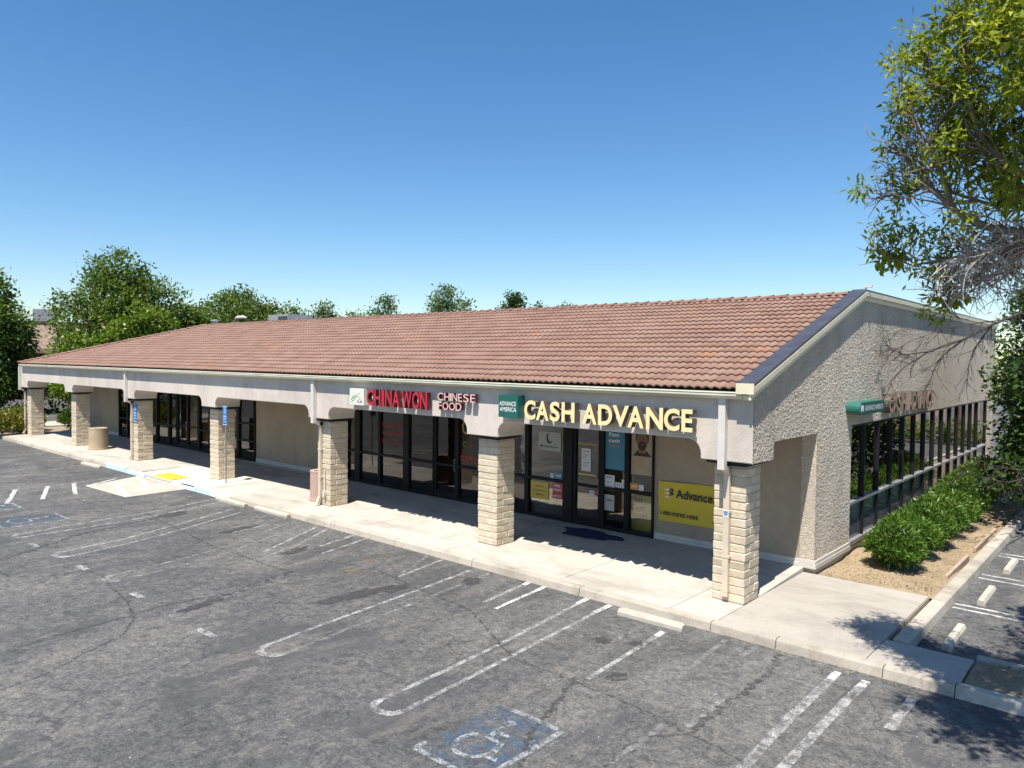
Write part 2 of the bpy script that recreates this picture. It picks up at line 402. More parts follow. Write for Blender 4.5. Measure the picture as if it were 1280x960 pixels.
# ------------------------------------------------------------------ mesh helpers
class MB:
    def __init__(self):
        self.v, self.f, self.mi = [], [], []
    def add(self, vs, fs, mi=0):
        o = len(self.v)
        self.v += [tuple(p) for p in vs]
        self.f += [tuple(i + o for i in q) for q in fs]
        self.mi += [mi] * len(fs)
        return self
    def box(self, x0, x1, y0, y1, z0, z1, mi=0):
        vs = [(x, y, z) for z in (z0, z1) for y in (y0, y1) for x in (x0, x1)]
        return self.add(vs, [(0, 2, 3, 1), (4, 5, 7, 6), (0, 1, 5, 4), (2, 6, 7, 3), (0, 4, 6, 2), (1, 3, 7, 5)], mi)
    def prism(self, poly, lift, mi=0):
        """poly: 3d points of a planar outline; lift: extrusion vector"""
        n = len(poly)
        a = [Vector(p) for p in poly]
        b = [p + Vector(lift) for p in a]
        fs = [tuple(range(n))[::-1], tuple(range(n, 2 * n))]
        fs += [(i, (i + 1) % n, n + (i + 1) % n, n + i) for i in range(n)]
        return self.add(a + b, fs, mi)
    def tube(self, pts, rads, n=6, cap=True, mi=0):
        pts = [Vector(p) for p in pts]
        rings = []
        for i, p in enumerate(pts):
            t = (pts[min(i + 1, len(pts) - 1)] - pts[max(i - 1, 0)]).normalized()
            u = t.cross(Vector((0, 0, 1)))
            if u.length < 0.05:
                u = t.cross(Vector((1, 0, 0)))
            u.normalize()
            w = t.cross(u)
            r = rads[i] if hasattr(rads, '__len__') else rads
            rings.append([p + (u * math.cos(2 * math.pi * k / n) + w * math.sin(2 * math.pi * k / n)) * r for k in range(n)])
        vs = [q for rg in rings for q in rg]
        fs = []
        for i in range(len(pts) - 1):
            for k in range(n):
                a, b = i * n + k, i * n + (k + 1) % n
                fs.append((a, a + n, b + n, b))
        if cap:
            fs.append(tuple(range(n)))
            fs.append(tuple(range((len(pts) - 1) * n, len(pts) * n))[::-1])
        return self.add(vs, fs, mi)
    def lathe(self, prof, n=24, c=(0, 0, 0), mi=0):
        vs = [(c[0] + r * math.cos(2 * math.pi * k / n), c[1] + r * math.sin(2 * math.pi * k / n), c[2] + z) for r, z in prof for k in range(n)]
        fs = [(i * n + k, i * n + (k + 1) % n, (i + 1) * n + (k + 1) % n, (i + 1) * n + k) for i in range(len(prof) - 1) for k in range(n)]
        return self.add(vs, fs, mi)
    def quad(self, a, b, c, d, mi=0):
        return self.add([a, b, c, d], [(0, 1, 2, 3)], mi)
    def mesh(self, name, mats, fix=True, smooth=False):
        me = bpy.data.meshes.new(name)
        me.from_pydata(self.v, [], self.f)
        for m in (mats if isinstance(mats, (list, tuple)) else [mats]):
            me.materials.append(M[m])
        me.polygons.foreach_set('material_index', self.mi)
        if fix:
            bm = bmesh.new(); bm.from_mesh(me)
            bmesh.ops.recalc_face_normals(bm, faces=bm.faces)
            bm.to_mesh(me); bm.free()
        if smooth:
            me.polygons.foreach_set('use_smooth', [True] * len(me.polygons))
        me.update()
        return me
    def build(self, name, mats, parent=None, fix=True, smooth=False, kind=None):
        return link(name, self.mesh(name, mats, fix, smooth), parent, kind)

def link(name, me, parent=None, kind=None):
    o = bpy.data.objects.new(name, me)
    COL.objects.link(o)
    if parent is not None:
        o.parent = parent
        o.matrix_parent_inverse = world_of(parent).inverted()
    if kind:
        o['kind'] = kind
    return o

def world_of(o):
    m = o.matrix_basis.copy()
    while o.parent is not None:
        m = o.parent.matrix_basis @ o.matrix_parent_inverse @ m if False else (o.parent.matrix_basis @ (o.matrix_parent_inverse @ m))
        o = o.parent
    return m

def tag(o, label, cat, group=None):
    o['label'] = label
    o['category'] = cat
    if group:
        o['group'] = group
    return o

def thing(name, label, cat, loc, group=None, rz=0.0):
    o = bpy.data.objects.new(name, None)
    COL.objects.link(o)
    o.empty_display_size = 0.2
    o.location = loc
    o.rotation_euler = (0, 0, rz)
    return tag(o, label, cat, group)

def place(name, me, loc, parent, rot=None, scale=None):
    """a shared mesh placed at a world position under a parent whose transform is a plain move/turn"""
    o = bpy.data.objects.new(name, me)
    COL.objects.link(o)
    m = Matrix.Translation(loc)
    if rot is not None:
        m = m @ rot.to_4x4()
    if scale is not None:
        m = m @ Matrix.Diagonal((*scale, 1))
    if parent is not None:
        o.parent = parent
        o.matrix_parent_inverse = world_of(parent).inverted()
    o.matrix_basis = m
    return o

_glyph = {}
def glyph(s, bold=0.0, depth=0.0, spacing=1.0):
    """outline of a string as (verts, faces, w, h): x right, y up, z towards the reader, box starting at 0,0"""
    key = (s, bold, depth, spacing)
    if key in _glyph:
        return _glyph[key]
    cu = bpy.data.curves.new('t', 'FONT')
    cu.body = s
    cu.size = 1.0
    cu.offset = bold
    cu.extrude = depth / 2
    cu.resolution_u = 4
    cu.space_character = spacing
    ob = bpy.data.objects.new('t', cu)
    COL.objects.link(ob)
    dg = bpy.context.evaluated_depsgraph_get()
    me = bpy.data.meshes.new_from_object(ob.evaluated_get(dg))
    vs = [v.co.copy() for v in me.vertices]
    fs = [tuple(p.vertices) for p in me.polygons]
    bpy.data.objects.remove(ob); bpy.data.curves.remove(cu); bpy.data.meshes.remove(me)
    x0 = min(v.x for v in vs); x1 = max(v.x for v in vs); y0 = min(v.y for v in vs); y1 = max(v.y for v in vs)
    vs = [((v.x - x0) / (x1 - x0), (v.y - y0) / (y1 - y0), v.z) for v in vs]
    _glyph[key] = (vs, fs, x1 - x0, y1 - y0)
    return _glyph[key]

FRONT = (Vector((1, 0, 0)), Vector((0, 0, 1)), Vector((0, -1, 0)))
SIDE = (Vector((0, 1, 0)), Vector((0, 0, 1)), Vector((1, 0, 0)))
GROUND = (Vector((1, 0, 0)), Vector((0, 1, 0)), Vector((0, 0, 1)))
def text_into(mb, s, origin, w, h, axes=FRONT, bold=0.0, depth=0.0, out=0.0, mi=0, mi_side=None, spacing=1.0):
    vs, fs, _, _ = glyph(s, bold, 0.2 if depth else 0.0, spacing)
    o = Vector(origin)
    P = [o + axes[0] * (a * w) + axes[1] * (b * h) + axes[2] * (out + (c / 0.2 * depth if depth else 0.0)) for a, b, c in vs]
    if mi_side is None or not depth:
        mb.add(P, fs, mi)
    else:
        base = len(mb.v)
        mb.v += [tuple(p) for p in P]
        for q in fs:
            flat = all(vs[i][2] > 0.099 for i in q)
            mb.f.append(tuple(i + base for i in q))
            mb.mi.append(mi if flat else mi_side)
    return mb

# ------------------------------------------------------------------ ground, lot, kerbs, walkway
def sheet(name, poly, z, mat, kind='structure', parent=None):
    mb = MB(); mb.add([(x, y, z) for x, y in poly], [tuple(range(len(poly)))])
    return mb.build(name, mat, parent, kind=kind)

ground = sheet('ground', [(-900, -900), (900, -900), (900, 900), (-900, 900)], -0.03, 'dry_ground')
lot = sheet('parking_lot', [(-130, -70), (60, -70), (60, 110), (-130, 110)], 0.0, 'asphalt')
lot.data.update()

def sw_z(y):
    return 0.15 if y < 0.7 else 0.15 + 0.1 * min(1, (y - 0.7) / 2.2)

def ramp_z(x, y):
    t = min(1, max(0, (y + 1.15) / 2.0))
    side = min(1, max(0, (abs(x + 21.4) - 1.1) / 0.9))
    return 0.155 - 0.14 * (1 - t) * (1 - side)

side_walk = MB()
side_walk.box(-17.9, 2.33, -1.02, 2.9, 0.02, 0.128).box(2.331, 3.52, -1.02, 0.01, 0.02, 0.128).box(-41.0, -23.1, -1.02, 2.9, 0.02, 0.128).box(-23.1, -17.9, 1.105, 2.9, 0.02, 0.09)
walk = side_walk.build('sidewalk', 'mortar', kind='structure')
xb = [3.53, 2.33, 0.0, -0.9, -3.35, -6.6, -9.9, -13.2, -16.5, -17.9, -23.1, -26.4, -29.7, -33.0, -36.3, -39.6, -41.0]
for i in range(len(xb) - 1):
    b, a = xb[i] - 0.006, xb[i + 1] + 0.006
    y1 = 2.93
    mb = MB()
    if xb[i] == -17.9:
        nx, ny = 20, 14
        vs = [(a + (b - a) * k / nx, -1.15 + (1.1 + 1.15) * j / ny, ramp_z(a + (b - a) * k / nx, -1.15 + (1.1 + 1.15) * j / ny)) for j in range(ny + 1) for k in range(nx + 1)]
        fs = [(j * (nx + 1) + k, j * (nx + 1) + k + 1, (j + 1) * (nx + 1) + k + 1, (j + 1) * (nx + 1) + k) for j in range(ny) for k in range(nx)]
        mb.add(vs, fs)
        mb.build('ramp_slab', 'new_concrete', walk, smooth=True)
        mb = MB()
        mb.box(a, b, 1.112, y1, 0.10, 0.158)
        mb.build('slab', 'concrete', walk)
        continue
    if i == 0:
        prof = [(-1.0, 0.15), (0.02, 0.15)]
    elif i == 1:
        prof = [(-1.0, 0.15), (0.7, 0.15), (2.88, 0.152)]
    else:
        prof = [(-1.0, 0.15), (0.7, 0.15), (y1, 0.24)]
    lo = 0.10
    poly = [(a, y, z) for y, z in prof] + [(a, prof[-1][0], lo), (a, prof[0][0], lo)]
    mb.prism(poly, (b - a, 0, 0))
    mb.build('slab', 'apron' if i < 2 else 'concrete', walk)

kerb = MB().box(-41.0, 4.6, -1.13, -1.02, 0.005, 0.10).build('kerb', 'mortar', kind='structure')
def kerb_piece(x0, x1, mat, h=0.152, y0=-1.17, y1=-1.008):
    poly = [(x0, y0 - 0.03, 0.0), (x0, y0, h - 0.025), (x0, y0 + 0.02, h), (x0, y1, h + 0.002), (x0, y1, 0.0)]
    MB().prism(poly, (x1 - x0, 0, 0)).build('kerb_segment', mat, kerb)
kx = [4.6, 3.5, 2.6, 1.05, -0.05, -2.75, -5.62, -8.2, -10.83, -13.4, -16.2]
for a, b in zip(kx[:-1], kx[1:]):
    kerb_piece(b + 0.007, a - 0.007, 'kerb')
kerb_piece(-17.4, -16.207, 'kerb_white')
kerb_piece(-18.6, -17.407, 'kerb_blue')
kerb_piece(-20.3, -18.607, 'kerb_blue', 0.10)
kerb_piece(-22.5, -20.307, 'kerb_blue', 0.018)
kerb_piece(-24.3, -22.507, 'kerb_blue', 0.11)
kerb_piece(-26.2, -24.307, 'kerb_blue')
x = -26.2
while x > -40:
    kerb_piece(max(x - 2.65, -41), x - 0.007, 'kerb'); x -= 2.65

sheet('landing_pad', [(-21.99, -3.32), (-18.96, -3.19), (-19.08, -1.2), (-23.0, -1.2)], 0.008, 'pad_concrete')
mb = MB()
for k in range(6):
    for j in range(4):
        pass
tact = MB()
nx, ny = 8, 5
vs = [(-22.45 + 1.5 * k / nx, -1.13 + 0.85 * j / ny, ramp_z(-22.45 + 1.5 * k / nx, -1.13 + 0.85 * j / ny) + 0.022) for j in range(ny + 1) for k in range(nx + 1)]
tact.add(vs, [(j * (nx + 1) + k, j * (nx + 1) + k + 1, (j + 1) * (nx + 1) + k + 1, (j + 1) * (nx + 1) + k) for j in range(ny) for k in range(nx)])
tact.build('tactile_paving', 'tactile', walk)

# side strip: planter soil, kerb along the side lot
def bumpy(name, x0, x1, y0, y1, nx, ny, zf, mat):
    vs = [(x0 + (x1 - x0) * i / nx, y0 + (y1 - y0) * j / ny, zf(x0 + (x1 - x0) * i / nx, y0 + (y1 - y0) * j / ny)) for j in range(ny + 1) for i in range(nx + 1)]
    fs = [(j * (nx + 1) + i, j * (nx + 1) + i + 1, (j + 1) * (nx + 1) + i + 1, (j + 1) * (nx + 1) + i) for j in range(ny) for i in range(nx)]
    mb = MB(); mb.add(vs, fs)
    return mb.build(name, mat, kind='structure', smooth=True)
bumpy('planter_soil', 0.22, 2.45, 2.9, 30, 18, 120, lambda x, y: 0.10 + 0.045 * math.sin(x * 3.1 + y * 0.7) * math.sin(y * 1.9 + x) + R.uniform(-0.012, 0.012), 'dirt')
bumpy('planter_soil', 3.55, 9.0, -1.0, 0.15, 40, 10, lambda x, y: 0.11 + 0.035 * math.sin(x * 3.1) * math.sin(y * 4) + R.uniform(-0.015, 0.015), 'dirt')
kerb2 = MB().box(2.46, 2.6, 0.1, 30, 0.005, 0.1).build('side_kerb', 'mortar', kind='structure')
y = 0.08
while y < 30:
    MB().prism([(2.42, y, 0.0), (2.42, y, 0.165), (2.60, y, 0.165), (2.635, y, 0.14), (2.66, y, 0.0)], (0, 2.63, 0)).build('kerb_segment', 'kerb', kerb2)
    y += 2.65
MB().prism([(3.53, 0.16, 0.0), (9, 0.16, 0.0), (9, 0.30, 0.0), (3.53, 0.30, 0.0)], (0, 0, 0.15)).build('kerb_segment', 'kerb', kerb2)
MB().prism([(4.61, -1.2, 0.0), (9, -1.2, 0.0), (9, -1.01, 0.0), (4.61, -1.01, 0.0)], (0, 0, 0.15)).build('kerb_segment', 'kerb', kerb)
for (a, b) in ((4.4, 6.6), (7.4, 10.2)):
    MB().box(2.28, 2.34, a, b, 0.05, 0.215).build('edging_board', 'fence', kerb2)

rng0 = np.random.default_rng(88)
def litter(name, P, size, mat):
    Dv = rng0.normal(size=P.shape) * np.array([1, 1, 0.15])
    Dv /= np.linalg.norm(Dv, axis=1, keepdims=True)
    S = np.cross(Dv, np.array([0, 0, 1.0]) + rng0.normal(size=P.shape) * 0.3); S /= np.linalg.norm(S, axis=1, keepdims=True)
    L = (size * (0.5 + rng0.random(len(P))))[:, None]
    V = np.stack([P - Dv * L, P + S * L * 0.4, P + Dv * L, P - S * L * 0.4], 1).reshape(-1, 3)
    n = len(P)
    me = bpy.data.meshes.new(name)
    me.from_pydata(V.tolist(), [], [(4 * k, 4 * k + 1, 4 * k + 2, 4 * k + 3) for k in range(n)])
    me.materials.append(M[mat])
    link(name, me, None, 'stuff')
n_ = 2600
litter('leaf_litter', np.stack([0.25 + 2.1 * rng0.random(n_) ** 0.8, 3.1 + 14 * rng0.random(n_) ** 1.4, 0.158 + 0.012 * rng0.random(n_)], 1), 0.022, 'litter')
n_ = 700
litter('leaf_litter', np.stack([3.6 + 3 * rng0.random(n_), -0.95 + 1.05 * rng0.random(n_), 0.155 + 0.012 * rng0.random(n_)], 1), 0.025, 'litter')
n_ = 1500
xk = -40 + 44 * rng0.random(n_)
litter('kerb_litter', np.stack([xk, -1.235 - 0.16 * rng0.random(n_) ** 3, 0.012 + 0.01 * rng0.random(n_)], 1), 0.013, 'litter')
n_ = 900
litter('lot_grit', np.stack([-20 + 25 * rng0.random(n_), -1.5 - 9 * rng0.random(n_), 0.012 + 0.004 * rng0.random(n_)], 1), 0.008, 'paper')

# painted markings
LINES = {
'a1': [(-6.94, -1.25), (-6.34, -2.52)], 'a2': [(-6.45, -1.25), (-6.18, -2.76)],
'b1': [(-5.45, -1.25), (-5.24, -2.9), (-4.98, -5.45), (-4.85, -6.5)],
'b2': [(-4.98, -1.3), (-4.76, -3.12), (-4.44, -5.81), (-4.36, -6.5)],
'c1': [(-3.98, -1.25), (-3.8, -2.71)], 'c2': [(-3.56, -1.25), (-3.41, -2.83)],
'd1': [(-2.52, -1.25), (-2.25, -3.73), (-2.13, -5.52), (-2.1, -6.5)],
'd2': [(-2.0, -1.28), (-1.87, -3.13), (-1.74, -4.91), (-1.64, -6.45)],
'e1': [(-1.0, -1.82), (-0.98, -2.94)], 'e2': [(-0.61, -1.76), (-0.47, -4.08)],
'f1': [(0.31, -1.37), (0.44, -3.21)], 'f2': [(0.8, -1.33), (0.79, -1.89)],
'f3': [(1.21, -3.08), (1.24, -4.38)], 'f4': [(0.99, -4.48), (0.98, -5.72)],
'g1': [(2.07, -1.44), (2.07, -3.2), (2.13, -4.9)], 'g2': [(2.46, -1.48), (2.45, -3.14), (2.46, -4.9)],
'g3': [(3.09, -1.64), (3.09, -2.73)],
'h1': [(-16.79, -1.3), (-16.17, -3.53), (-16.01, -5.66), (-15.8, -6.9)], 'h2': [(-16.22, -1.3), (-15.6, -3.61), (-15.4, -5.71), (-15.38, -6.9)],
'i1': [(-14.95, -1.7), (-13.9, -4.17), (-13.41, -5.44), (-13.18, -6.76)], 'i2': [(-14.36, -1.77), (-13.3, -4.25), (-12.85, -5.68), (-12.65, -6.8)],
'j1': [(-12.13, -1.63), (-10.9, -4.22), (-10.6, -5.56), (-10.45, -6.7)], 'j2': [(-11.54, -1.72), (-10.35, -4.39), (-10.13, -5.63), (-10.0, -6.75)],
'k1': [(-11.23, -1.3), (-9.91, -3.63)], 'k2': [(-10.79, -1.3), (-9.4, -3.62)], 'k3': [(-8.03, -4.13), (-7.54, -5.73), (-7.44, -6.68)],
'm1': [(-9.74, -1.25), (-9.42, -2.46)], 'm2': [(-9.23, -1.25), (-8.83, -2.79)],
's1': [(-17.93, -1.3), (-17.25, -2.61)], 's2': [(-12.86, -1.93), (-12.66, -3.06)], 's3': [(-12.38, -2.01), (-12.18, -3.21)],
't1': [(-14.59, -7.0), (-14.07, -7.02)], 't2': [(-11.74, -6.92), (-11.24, -6.9)], 't3': [(-9.02, -6.87), (-8.59, -6.86)], 't4': [(-6.32, -6.9), (-5.78, -6.88)],
'n1': [(-30.27, -3.76), (-30.85, -2.99)], 'n2': [(-27.37, -4.47), (-27.93, -2.99)], 'n3': [(-24.9, -3.85), (-24.95, -2.3)], 'n4': [(-26.8, -3.04), (-27.33, -1.74)],
'hb': [(-23.01, -5.21), (-22.9, -4.3), (-23.1, -2.91), (-23.28, -1.3)],
'h_1': [(-22.92, -5.12), (-20.38, -6.03)], 'h_2': [(-22.87, -4.2), (-20.47, -5.06)], 'h_3': [(-22.9, -3.4), (-20.64, -4.08)],
'v1': [(-10.29, -1.98), (-9.4, -4.08)],
'x1': [(2.68, 3.01), (7.2, 2.97)], 'x2': [(2.68, 3.28), (7.2, 3.24)], 'x3': [(2.69, 5.55), (7.2, 5.4)], 'x4': [(2.69, 5.89), (7.2, 5.75)], 'x5': [(2.7, 7.95), (7.2, 7.85)], 'x6': [(2.7, 8.25), (7.2, 8.15)],
'z1': [(-21.2, -5.6), (-21.0, -6.9)], 'z2': [(-18.6, -5.1), (-18.3, -6.9)],
}
FRESH = ('x1', 'x2', 'x3', 'x4', 'x5', 'x6', 'h_1', 'h_2', 'h_3', 'c2')
OLD = ('f1', 'f2', 'f3', 'f4', 'k3', 'v1', 'z1', 'z2', 'j1', 'j2', 'b2', 'a1', 'e1', 's2', 's1')
def ribbon(pts, w, z, jag=0.0, seg=0.25):
    P = []
    for (x0, y0), (x1, y1) in zip(pts[:-1], pts[1:]):
        n = max(1, int(math.hypot(x1 - x0, y1 - y0) / seg))
        P += [Vector((x0 + (x1 - x0) * k / n, y0 + (y1 - y0) * k / n, z)) for k in range(n)]
    P.append(Vector((*pts[-1], z)))
    mb = MB(); vs = []
    for i, p in enumerate(P):
        t = (P[min(i + 1, len(P) - 1)] - P[max(0, i - 1)]).normalized()
        u = Vector((-t.y, t.x, 0))
        ww = w * (1 + R.uniform(-jag, jag)) / 2
        s = u * R.uniform(-jag, jag) * w * 1.2
        vs += [p + s - u * ww, p + s + u * ww]
    mb.add(vs, [(2 * i, 2 * i + 1, 2 * i + 3, 2 * i + 2) for i in range(len(P) - 1)])
    return mb
for k, p in LINES.items():
    mt = 'line_fresh' if k in FRESH else 'line_old' if k in OLD else 'line_mid'
    ribbon(p, 0.125 if k.startswith('g') or k.startswith('h_') or k[0] == 't' else 0.082, 0.004, 0.06).build('stall_line', mt, kind='structure')
for (x0, y0, x1, y1) in ((2.07, -1.42, 2.07, -1.75), (2.46, -1.46, 2.46, -1.70), (-3.57, -1.2, -3.53, -1.5), (-3.98, -1.2, -3.95, -1.42), (-2.52, -1.2, -2.49, -1.6), (-2.0, -1.24, -1.99, -1.75), (-0.61, -1.74, -0.59, -2.0)):
    ribbon([(x0, y0), (x1, y1)], 0.11, 0.0052, 0.04).build('stall_line', 'line_fresh', kind='structure')
# rounded hairpin ends
for (xa, xb_, y0, mt) in ((-4.85, -4.36, -6.5, 'line_mid'), (-2.1, -1.64, -6.47, 'line_mid'), (-15.8, -15.38, -6.88, 'line_mid'), (-13.18, -12.65, -6.76, 'line_mid'), (-10.45, -10.0, -6.7, 'line_mid'), (-7.44, -6.95, -6.68, 'line_old')):
    c, r = (xa + xb_) / 2, (xb_ - xa) / 2
    ribbon([(c + r * math.cos(math.pi + math.pi * k / 10), y0 + 0.9 * r * math.sin(math.pi + math.pi * k / 10)) for k in range(11)], 0.12, 0.0045, 0.05, 0.5).build('stall_line', mt, kind='structure')
for (a, b) in (((-22.3, -2.35), (-19.1, -3.1)), ((-22.75, -1.3), (-19.6, -2.1))):
    ribbon([a, b], 0.22, 0.012, 0.02).build('hatch_line', 'line_fresh', kind='structure')
ribbon([(-22.9, -2.0), (-22.0, -3.3)], 0.12, 0.0125, 0.02).build('hatch_line', 'line_fresh', kind='structure')

# wheelchair symbols on the asphalt
def isa_shapes(W, H):
    """the marks of the access symbol in a W x H box as ribbons/discs (x, y)"""
    sx, sy = W / 100, H / 140
    rb = [([(44, 106), (46, 72), (72, 70), (84, 34), (96, 38)], 11), ([(46, 90), (68, 89)], 9)]
    arc = [(48 + 30 * math.cos(math.radians(a)), 46 + 30 * math.sin(math.radians(a))) for a in range(128, 372, 16)]
    rb.append((arc, 9))
    return [([(x * sx, y * sy) for x, y in p], w * min(sx, sy)) for p, w in rb], (43 * sx, 119 * sy, 9 * min(sx, sy))
def ground_symbol(x0, y0, W, H):
    sheet('parking_symbol', [(x0, y0), (x0 + W, y0), (x0 + W, y0 + H), (x0, y0 + H)], 0.005, 'isa_blue')
    mb = MB()
    rb, (cx, cy, cr) = isa_shapes(W * 0.8, H * 0.85)
    ox, oy = x0 + W * 0.08, y0 + H * 0.08
    for p, w in rb:
        r = ribbon([(a + ox, b + oy) for a, b in p], w, 0.009, 0.03, 5)
        mb.add(r.v, r.f)
    mb.add([(ox + cx + cr * math.cos(k * math.pi / 8), oy + cy + cr * math.sin(k * math.pi / 8), 0.0095) for k in range(16)], [tuple(range(16))])
    for a, b in (((x0, y0), (x0 + W, y0)), ((x0, y0 + H * 0.12), (x0, y0)), ((x0 + W, y0), (x0 + W, y0 + H)), ((x0 + W * 0.2, y0 + H), (x0 + W, y0 + H))):
        r = ribbon([a, b], 0.085, 0.0095, 0.05); mb.add(r.v, r.f)
    mb.build('parking_symbol_mark', 'isa_white', kind='structure')
ground_symbol(-0.85, -6.95, 1.02, 1.45)
ground_symbol(-18.1, -7.0, 1.35, 1.5)
ground_symbol(-20.6, -7.3, 1.2, 1.4)

CRACKS = [
[(-5.2, -11.6), (-6.04, -9.72), (-6.16, -9.12), (-6.58, -8.46), (-6.87, -7.89), (-7.49, -7.43), (-8.55, -7.13), (-9.73, -7.0), (-10.43, -6.86), (-11.29, -6.9)],
[(-7.3, -10.6), (-7.5, -9.36), (-7.66, -8.45), (-7.72, -7.38), (-7.87, -6.84), (-7.7, -5.89)],
[(-13.0, -8.8), (-13.41, -7.91), (-13.82, -7.18), (-14.71, -5.89), (-15.07, -4.61), (-15.24, -3.82)],
[(-19.61, -4.39), (-17.56, -4.1), (-15.87, -3.75), (-11.52, -4.16), (-9.01, -4.15), (-8.05, -4.06)],
[(-12.36, -8.16), (-11.74, -8.11), (-11.35, -7.59), (-11.26, -6.88)],
[(-1.75, -4.25), (-0.82, -4.27), (0.01, -4.29), (0.93, -4.4), (1.31, -4.53)],
[(1.31, -4.53), (1.32, -3.9), (1.31, -3.3), (1.37, -2.24), (1.19, -1.35)],
[(1.31, -4.53), (1.75, -4.55), (2.21, -4.74), (3.4, -5.0)],
[(1.31, -4.53), (0.93, -4.98), (0.95, -5.52), (1.07, -6.4)],
[(-8.41, -3.14), (-6.92, -2.75), (-5.35, -3.0), (-3.64, -3.2), (-1.75, -4.25)],
[(-8.1, -4.03), (-7.82, -4.84), (-7.57, -5.95), (-7.23, -6.7)],
[(-0.6, -4.18), (-0.3, -5.1), (-0.1, -5.75), (0.29, -6.45), (0.4, -7.2)]]
WIDE = {2: 0.13, 6: 0.085, 10: 0.13, 1: 0.05, 11: 0.08}
for i, c in enumerate(CRACKS):
    ribbon(c, WIDE.get(i, 0.042), 0.0062 + 0.0002 * i, 0.45, 0.05).build('sealed_crack', 'crack', kind='structure')
def blotch(x, y, rx, ry, mat, z):
    n = 22
    ph = [R.uniform(0, 6.28) for _ in range(4)]
    pts = []
    for k in range(n):
        a = 2 * math.pi * k / n
        r = 1 + 0.22 * math.sin(2 * a + ph[0]) + 0.16 * math.sin(5 * a + ph[1]) + 0.1 * math.sin(9 * a + ph[2])
        pts.append((x + rx * r * math.cos(a), y + ry * r * math.sin(a)))
    sheet('oil_stain', pts, z, mat)
for i, (x, y, rx, ry, mt) in enumerate([(-5.86, -4.1, 0.2, 0.8, 'oil'), (-5.6, -3.3, 0.14, 0.35, 'oil'), (-1.13, -2.76, 0.13, 0.17, 'oil'), (-0.66, -2.5, 0.1, 0.12, 'oil'), (-0.2, -3.75, 0.11, 0.2, 'oil'), (-15.39, -3.3, 0.25, 0.5, 'oil'), (-7.4, -6.3, 0.12, 0.45, 'oil'), (-4.85, -1.95, 0.2, 0.25, 'oil'),
        (-12.4, -2.9, 0.18, 0.5, 'oil'), (-7.1, -3.0, 0.3, 0.35, 'rust'), (-9.5, -3.1, 0.2, 0.4, 'oil'), (-7.7, -2.2, 0.18, 0.5, 'rust')]):
    blotch(x, y, rx, ry, mt, 0.0088 + 0.0002 * i)

# ------------------------------------------------------------------ the shop building
XR, YW = 0.2, 2.94
XS = [-39.81, -33.11, -26.04, -19.23, -12.55, -5.987, 0.0]      # inner front corner x of each column (its +X face)
CW, CD = 0.609, 0.6185
BY0, BY1 = -0.22, 0.70
EAVE_Y, EAVE_Z, RIDGE_Y, RIDGE_Z = -0.38, 3.995, 5.74, 6.07
XL = -40.35
SLOPE = math.atan((RIDGE_Z - EAVE_Z) / (RIDGE_Y - EAVE_Y))
bld = thing('shop_building', 'long single-storey shop building with clay tile roof and block columns along its covered walkway', 'building', (-20, 6, 0))

# front beam with rounded openings
beam = MB()
LB, AZ, RR, HT = 2.72, 3.075, 0.27, 3.93
pts = [(-40.72, LB)]
legs = [(x - CW - 0.17, x + 0.205) for x in XS]
legs[0] = (-40.72, legs[0][1]); legs[-1] = (legs[-1][0], 0.195)
out = [(legs[0][0], LB)]
for i in range(len(legs)):
    if i > 0:
        out.append((legs[i][0], LB))
    out.append((legs[i][1], LB))
    if i < len(legs) - 1:
        a, b = legs[i][1], legs[i + 1][0]
        out.append((a, AZ - RR + 0.02))
        out += [(a + RR * (1 - math.cos(t)), AZ - RR + RR * math.sin(t)) for t in (math.pi / 2 * k / 7 for k in range(1, 8))]
        out += [(b - RR * (1 - math.sin(t)), AZ - RR + RR * math.cos(t)) for t in (math.pi / 2 * k / 7 for k in range(0, 7))]
        out.append((b, AZ - RR + 0.02))
out += [(0.195, HT), (-40.72, HT)]
beam.prism([(x, BY0, z) for x, z in out], (0, BY1 - BY0, 0))
bo = beam.build('front_beam', 'stucco', bld)
bv = bo.modifiers.new('edge', 'BEVEL'); bv.width = 0.015; bv.segments = 2; bv.limit_method = 'ANGLE'; bv.angle_limit = math.radians(50)

